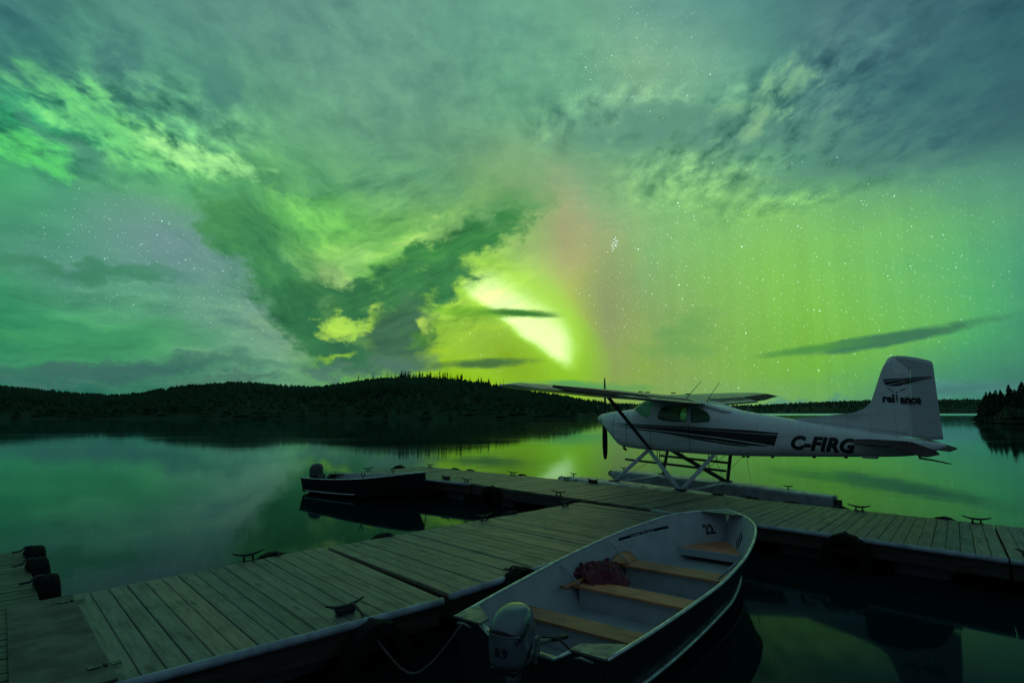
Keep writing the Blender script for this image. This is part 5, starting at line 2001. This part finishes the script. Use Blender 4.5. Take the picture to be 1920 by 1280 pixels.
# roof skin between the wings: fuel caps, vents
for x, y in ((5.75, 0.95), (5.75, 1.25), (5.4, 0.35), (5.75, -1.0)):
    m = MB()
    m.box((x, y, wing_section(abs(y), 1)[1][2] + 0.105), (0.10, 0.08, 0.025), None, 0.008)
    m.build('fuel_cap', M_BLACK, PL)
for x0, z0, x1, z1, y in ((5.22, 2.585, 4.83, 2.95, 0.0), (4.70, 2.50, 4.37, 2.90, 0.0)):
    m = MB()
    m.tube([(x0, y, z0 - 0.1), (x0 - 0.005, y, z0 - 0.02), (x1, y, z1)], [0.016, 0.009, 0.006], 6)
    m.build('antenna', M_STRUT_DARK, PL)
m = MB()
m.tube([(3.72, 0, 2.19), (3.70, 0, 2.40)], [0.012, 0.007], 6)
m.build('antenna', M_RAIL, PL)


def slab(poly, t, name, mat, parent, edge=0.12):
    """thin symmetrical surface in the (x, z) plane: full thickness inside, thin at its rim"""
    cx, cz = sum(p[0] for p in poly) / len(poly), sum(p[1] for p in poly) / len(poly)
    n_ = len(poly)
    inner = []
    for i in range(n_):
        a, b_, c = Vector(poly[i - 1]), Vector(poly[i]), Vector(poly[(i + 1) % n_])
        d = Vector((cx, cz)) - b_
        inner.append(tuple(b_ + d.normalized() * min(edge, d.length * 0.45)))
    vs = [(x, 0.0, z) for x, z in poly] + [(x, t / 2, z) for x, z in inner] + [(x, -t / 2, z) for x, z in inner]
    fs = [(i, (i + 1) % n_, n_ + (i + 1) % n_, n_ + i) for i in range(n_)] + [((i + 1) % n_, i, 2 * n_ + i, 2 * n_ + (i + 1) % n_) for i in range(n_)]
    fs += [tuple(n_ + i for i in range(n_)), tuple(2 * n_ + i for i in range(n_ - 1, -1, -1))]
    m = MB()
    m.add(vs, fs)
    return sharp(m.build(name, mat, parent), 25), BVHTree.FromPolygons([Vector(v) for v in vs], fs)


FIN = [(2.72, 2.03), (2.3, 2.062), (1.62, 2.105), (1.42, 2.16), (1.30, 2.24), (1.21, 2.37), (1.13, 2.6), (0.99, 3.06), (0.94, 3.18), (0.90, 3.245), (0.84, 3.275), (0.79, 3.288), (0.545, 3.045), (0.575, 2.4), (0.615, 1.72), (1.2, 1.76), (1.9, 1.88)]
RUD = [(0.775, 3.288), (0.62, 3.272), (0.42, 3.222), (0.25, 3.165), (0.205, 3.14), (0.185, 3.08), (0.16, 2.3), (0.13, 1.70), (0.30, 1.685), (0.613, 1.72), (0.573, 2.4), (0.543, 3.045)]
fin, FINB = slab(FIN, 0.10, 'tail_fin', M_WHITE, PL)


def rudder_fn(g, b, out):
    tc = g.n('ShaderNodeTexCoord')
    x, y, z = g.sep(tc.outputs['Object'])
    w_ = g.m('SINE', g.m('MULTIPLY', z, 2 * math.pi / 0.062))
    bp = g.n('ShaderNodeBump')
    bp.inputs['Distance'].default_value = 0.006
    bp.inputs['Strength'].default_value = 0.8
    g.put(bp.inputs['Height'], g.ss(w_, 0.7, 1.0))
    g.put(b.inputs['Normal'], bp.outputs[0])
    f, _ = g.noise(tc.outputs['Object'], 3.0, 4.0)
    g.put(b.inputs['Base Color'], g.mix(f, (0.50, 0.53, 0.55), (0.62, 0.64, 0.66)))


M_RUD = material('ribbed rudder paint', (0.56, 0.58, 0.6), 0.35, fn=rudder_fn)
rud, RUDB = slab(RUD, 0.07, 'rudder', M_RUD, PL, 0.06)


def on_tail(poly_or, fs=None, name='tail_stripe', mat=None):
    vs = poly_or
    both = []
    for x, z in vs:
        h, *_ = FINB.ray_cast(Vector((x, 3, z)), Vector((0, -1, 0)))
        h2, *_ = RUDB.ray_cast(Vector((x, 3, z)), Vector((0, -1, 0)))
        y = max([p.y for p in (h, h2) if p is not None] + [0.03])
        both.append((x, y + 0.005, z))
    m = MB()
    m.add(both, fs)
    return m.build(name, mat or M_STRIPE, fin)


def tpx(px, py):
    """artwork coordinates on the tail measured on a 100-step plan of fin and rudder"""
    return (lerp(1.04, 0.41, (px - 1653) / 74.0), 2.54 - (py - 739) * (0.13 / 13.0) - (px - 1653) * 0.0)


for up, lo in (([(1.005, 2.835), (0.75, 2.845), (0.55, 2.855), (0.20, 2.86)], [(0.995, 2.80), (0.75, 2.825), (0.55, 2.842), (0.20, 2.855)]),
               ([(0.99, 2.785), (0.75, 2.812), (0.55, 2.832), (0.20, 2.848)], [(0.965, 2.72), (0.75, 2.765), (0.55, 2.805), (0.20, 2.842)]),
               ([(0.945, 2.71), (0.75, 2.752), (0.55, 2.792), (0.20, 2.838)], [(0.90, 2.70), (0.76, 2.695), (0.55, 2.755), (0.22, 2.832)])):
    v_, f_ = band(up, lo, 16, 1)
    on_tail(v_, f_)
# propeller emblem: two slim upper blades, hub dot and the dotted i as lower blade
for a, b_ in (((0.95, 2.675), (0.845, 2.59)), ((0.63, 2.655), (0.745, 2.59))):
    a, b_ = Vector(a), Vector(b_)
    d = (b_ - a).normalized()
    n_ = Vector((-d.y, d.x))
    p = [a, lerp(a, b_, 0.35) + n_ * 0.009, b_ + n_ * 0.005, b_ - n_ * 0.005, lerp(a, b_, 0.35) - n_ * 0.009]
    on_tail([tuple(q) for q in p], [(0, 1, 2, 3, 4)], 'emblem')
on_tail([(0.79 + 0.014 * math.cos(t), 2.575 + 0.016 * math.sin(t)) for t in [2 * math.pi * k / 12 for k in range(12)]], [tuple(range(12))], 'emblem')
on_tail([(0.801, 2.535), (0.783, 2.535), (0.779, 2.44), (0.792, 2.345), (0.805, 2.44)], [(0, 1, 2, 3, 4)], 'emblem', M_NAVY)
for body_, x0, wd, z0, sz, md in (('rel', 1.035, 0.205, 2.395, 0.205, 1), ('ance', 0.745, 0.335, 2.375, 0.205, 1)):
    v_, f_ = text_mesh(body_, sz, 0.012, 0, 0.8, 1.02)
    w = max(p[0] for p in v_)
    on_tail([(x0 - x * wd / w, z0 + y - 0.04 * (x * wd / w)) for x, y in v_], f_, 'lettering', M_DECAL)
for body_, x0, wd in (('AIR', 0.755, 0.12), ('WAYS', 0.615, 0.19)):
    v_, f_ = text_mesh(body_, 0.05, 0.0, 0, 1.0, 1.25)
    w = max(p[0] for p in v_)
    on_tail([(x0 - x * wd / w, 2.335 + y * 0.85 - 0.05 * (0.755 - x0 + x * wd / w)) for x, y in v_], f_, 'lettering', M_SEAM)

# stabilisers and drooped elevators
for sg in (1, -1):
    m = MB()
    rg = []
    for y, le, te, t in ((0.06, 1.60, 0.66, 0.075), (0.4, 1.52, 0.65, 0.075), (1.45, 1.22, 0.62, 0.05), (1.60, 1.10, 0.62, 0.03), (1.66, 0.95, 0.63, 0.012)):
        c = le - te
        sec = [(le, 0.0), (le - 0.05 * c, t * 0.3), (le - 0.3 * c, t * 0.5), (le - 0.7 * c, t * 0.42), (te, t * 0.35), (te, -t * 0.35), (le - 0.7 * c, -t * 0.42), (le - 0.3 * c, -t * 0.5), (le - 0.05 * c, -t * 0.3)]
        rg.append([(x, sg * y, 1.63 + 0.02 * (x - 1.0) + z) for x, z in sec])
    m.loft(rg)
    st = sharp(m.build('stabilizer', M_MAROON, PL), 40)
    m = MB()
    rg = []
    for y, ch, t in ((0.14, 0.40, 0.05), (0.5, 0.52, 0.05), (1.45, 0.50, 0.035), (1.66, 0.46, 0.012)):
        a = R(19)
        hx, hz = 0.615, 1.622
        sec = [(0.0, t * 0.5), (-ch * 0.5, t * 0.3), (-ch, 0.004), (-ch, -0.004), (-ch * 0.5, -t * 0.3), (0.0, -t * 0.5)]
        rg.append([(hx + u * math.cos(a) - v * math.sin(a), sg * y, hz + u * math.sin(a) + v * math.cos(a)) for u, v in sec])
    m.loft(rg)
    sharp(m.build('elevator', M_MAROON, PL), 40)
m = MB()
m.tube([(0.52, 0.06, 1.345), (0.30, 0.06, 1.315), (0.08, 0.06, 1.272)], [0.018, 0.015, 0.012], 8)
m.tube([(0.085, 0.06, 1.272), (0.03, 0.06, 1.268)], 0.008, 6)
m.tube([(0.50, 0.05, 1.36), (0.55, 0.03, 1.42)], 0.02, 6)
m.build('tail_rod', M_STRUT_DARK, PL)
for x, z in ((1.75, 1.30), (3.2, 1.225), (3.85, 1.20), (3.75, 1.20), (2.35, 1.27)):
    m = MB()
    m.box((x, 0.05, z - 0.012), (0.07, 0.03, 0.04), None, 0.008)
    m.build('belly_fitting', M_BLACK, PL)
m = MB()
m.box((1.32, 0.05, 1.315), (0.28, 0.10, 0.05), None, 0.02)
m.build('belly_fairing', M_WHITE, PL)

# floats
FL = [  # x, half width, deck z, chine z, keel z
    (2.38, 0.20, 0.335, 0.12, 0.06), (3.0, 0.27, 0.36, 0.06, -0.05), (4.0, 0.33, 0.405, 0.02, -0.14), (4.75, 0.36, 0.43, 0.0, -0.20), (5.6, 0.37, 0.455, 0.0, -0.22),
    (6.7, 0.36, 0.475, 0.04, -0.20), (7.5, 0.31, 0.49, 0.14, -0.08), (8.0, 0.235, 0.485, 0.24, 0.08), (8.3, 0.15, 0.455, 0.32, 0.22), (8.42, 0.07, 0.42, 0.35, 0.30)]
for sg in (1, -1):
    m = MB()
    rg = []
    for x in [2.38 + (8.42 - 2.38) * (k / 44) for k in range(45)]:
        hw, dz, cz, kz = interp(FL, x)
        half = [(0.0, dz + 0.02), (hw * 0.6, dz + 0.016), (hw * 0.9, dz), (hw, dz - 0.035), (hw * 1.0, lerp(dz, cz, 0.6)), (hw * 0.97, cz), (hw * 0.5, lerp(cz, kz, 0.6)), (0.0, kz)]
        rg.append([(x, sg * 1.15 + y, z) for y, z in half] + [(x, sg * 1.15 - y, z) for y, z in half[-2:0:-1]])
    m.loft(rg)
    fo = sharp(m.build('float', M_FLOAT, PL), 30)
    b_ = MB()
    b_.lathe([(0.0, 0.07), (0.05, 0.06), (0.085, 0.02), (0.09, -0.03), (0.07, -0.09)], 14, Matrix.Translation((8.41, sg * 1.15, 0.385)) @ Matrix.Rotation(R(90), 4, 'Y') @ Matrix.Scale(1.0, 4))
    b_.build('bow_bumper', M_RUBBER, fo)
    for x in (7.95, 3.35):
        hw, dz, *_ = interp(FL, x)
        c_ = MB()
        c_.tube([(x, sg * 1.15, dz), (x, sg * 1.15, dz + 0.085)], 0.016, 8)
        c_.tube([(x - 0.10, sg * 1.15, dz + 0.10), (x, sg * 1.15, dz + 0.085), (x + 0.10, sg * 1.15, dz + 0.10)], 0.013, 8)
        c_.build('float_cleat', M_IRON, fo)
    w_ = MB()
    w_.box((2.30, sg * 1.15, 0.06), (0.16, 0.02, 0.42), None, 0.005)
    w_.box((2.37, sg * 1.15, 0.25), (0.10, 0.06, 0.06), None, 0.01)
    w_.tube([(2.33, sg * 1.15 - 0.12, 0.31), (2.33, sg * 1.15 + 0.12, 0.31)], 0.012, 6)
    w_.build('water_rudder', M_STRUT_DARK, fo)
    # strut family: fittings at 6.08 and 4.37 on the belly, feet at 6.66 and 4.84 on the deck
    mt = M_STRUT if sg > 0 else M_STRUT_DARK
    zf, zr = 0.49, 0.455
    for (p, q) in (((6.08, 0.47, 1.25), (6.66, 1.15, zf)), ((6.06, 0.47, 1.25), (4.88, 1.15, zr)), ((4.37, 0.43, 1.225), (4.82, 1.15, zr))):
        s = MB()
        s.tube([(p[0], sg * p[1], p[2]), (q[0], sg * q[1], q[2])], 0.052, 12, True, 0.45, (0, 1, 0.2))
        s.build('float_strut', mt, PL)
    for x, z in ((6.66, zf), (4.85, zr)):
        s = MB()
        s.box((x, sg * 1.15, z + 0.005), (0.26, 0.12, 0.05), None, 0.012)
        s.build('strut_foot', M_STRUT_DARK, fo)
    for (p, q) in (((6.0, 0.40, 1.22), (6.6, -1.1, 0.5)), ((4.4, 0.38, 1.22), (4.9, -1.1, 0.48))):
        s = MB()
        s.tube([(p[0], sg * p[1], p[2]), (q[0], sg * q[1], q[2])], 0.005, 5)
        s.build('bracing_wire', M_IRON, PL)
for x, z in ((6.62, 0.46), (4.80, 0.42)):
    s = MB()
    s.tube([(x, -1.1, z), (x, 1.1, z)], 0.045, 12, True, 0.75, (0, 0, 1))
    s.build('spreader_bar', M_STRUT, PL)
for (a, b_) in (((7.06, 0.05, 0.945), (4.28, 0.05, 0.835)), ((6.30, -0.45, 1.055), (4.46, -0.45, 0.98))):
    s = MB()
    s.tube([a, b_], 0.030, 8)
    s.build('rack_bar', M_STRUT_DARK, PL)
    for t in (0.35, 0.85):
        p = Vector(a).lerp(Vector(b_), t)
        s = MB()
        s.tube([p, (p.x, p.y, 1.24)], 0.012, 6)
        s.build('rack_hanger', M_STRUT_DARK, PL)
s = MB()
s.tube([(5.82, 0.36, 1.24), (5.82, 0.40, 1.00), (5.70, 0.40, 0.985), (5.60, 0.40, 0.985)], 0.012, 6)
s.build('boarding_step', M_STRUT_DARK, PL)
s = MB()
s.tube([(3.85, 0.1, 1.20), (4.25, 1.0, 0.44)], 0.004, 5)
s.tube([(3.85, -0.1, 1.20), (4.15, -1.0, 0.43)], 0.004, 5)
s.build('rudder_cable', M_IRON, PL)
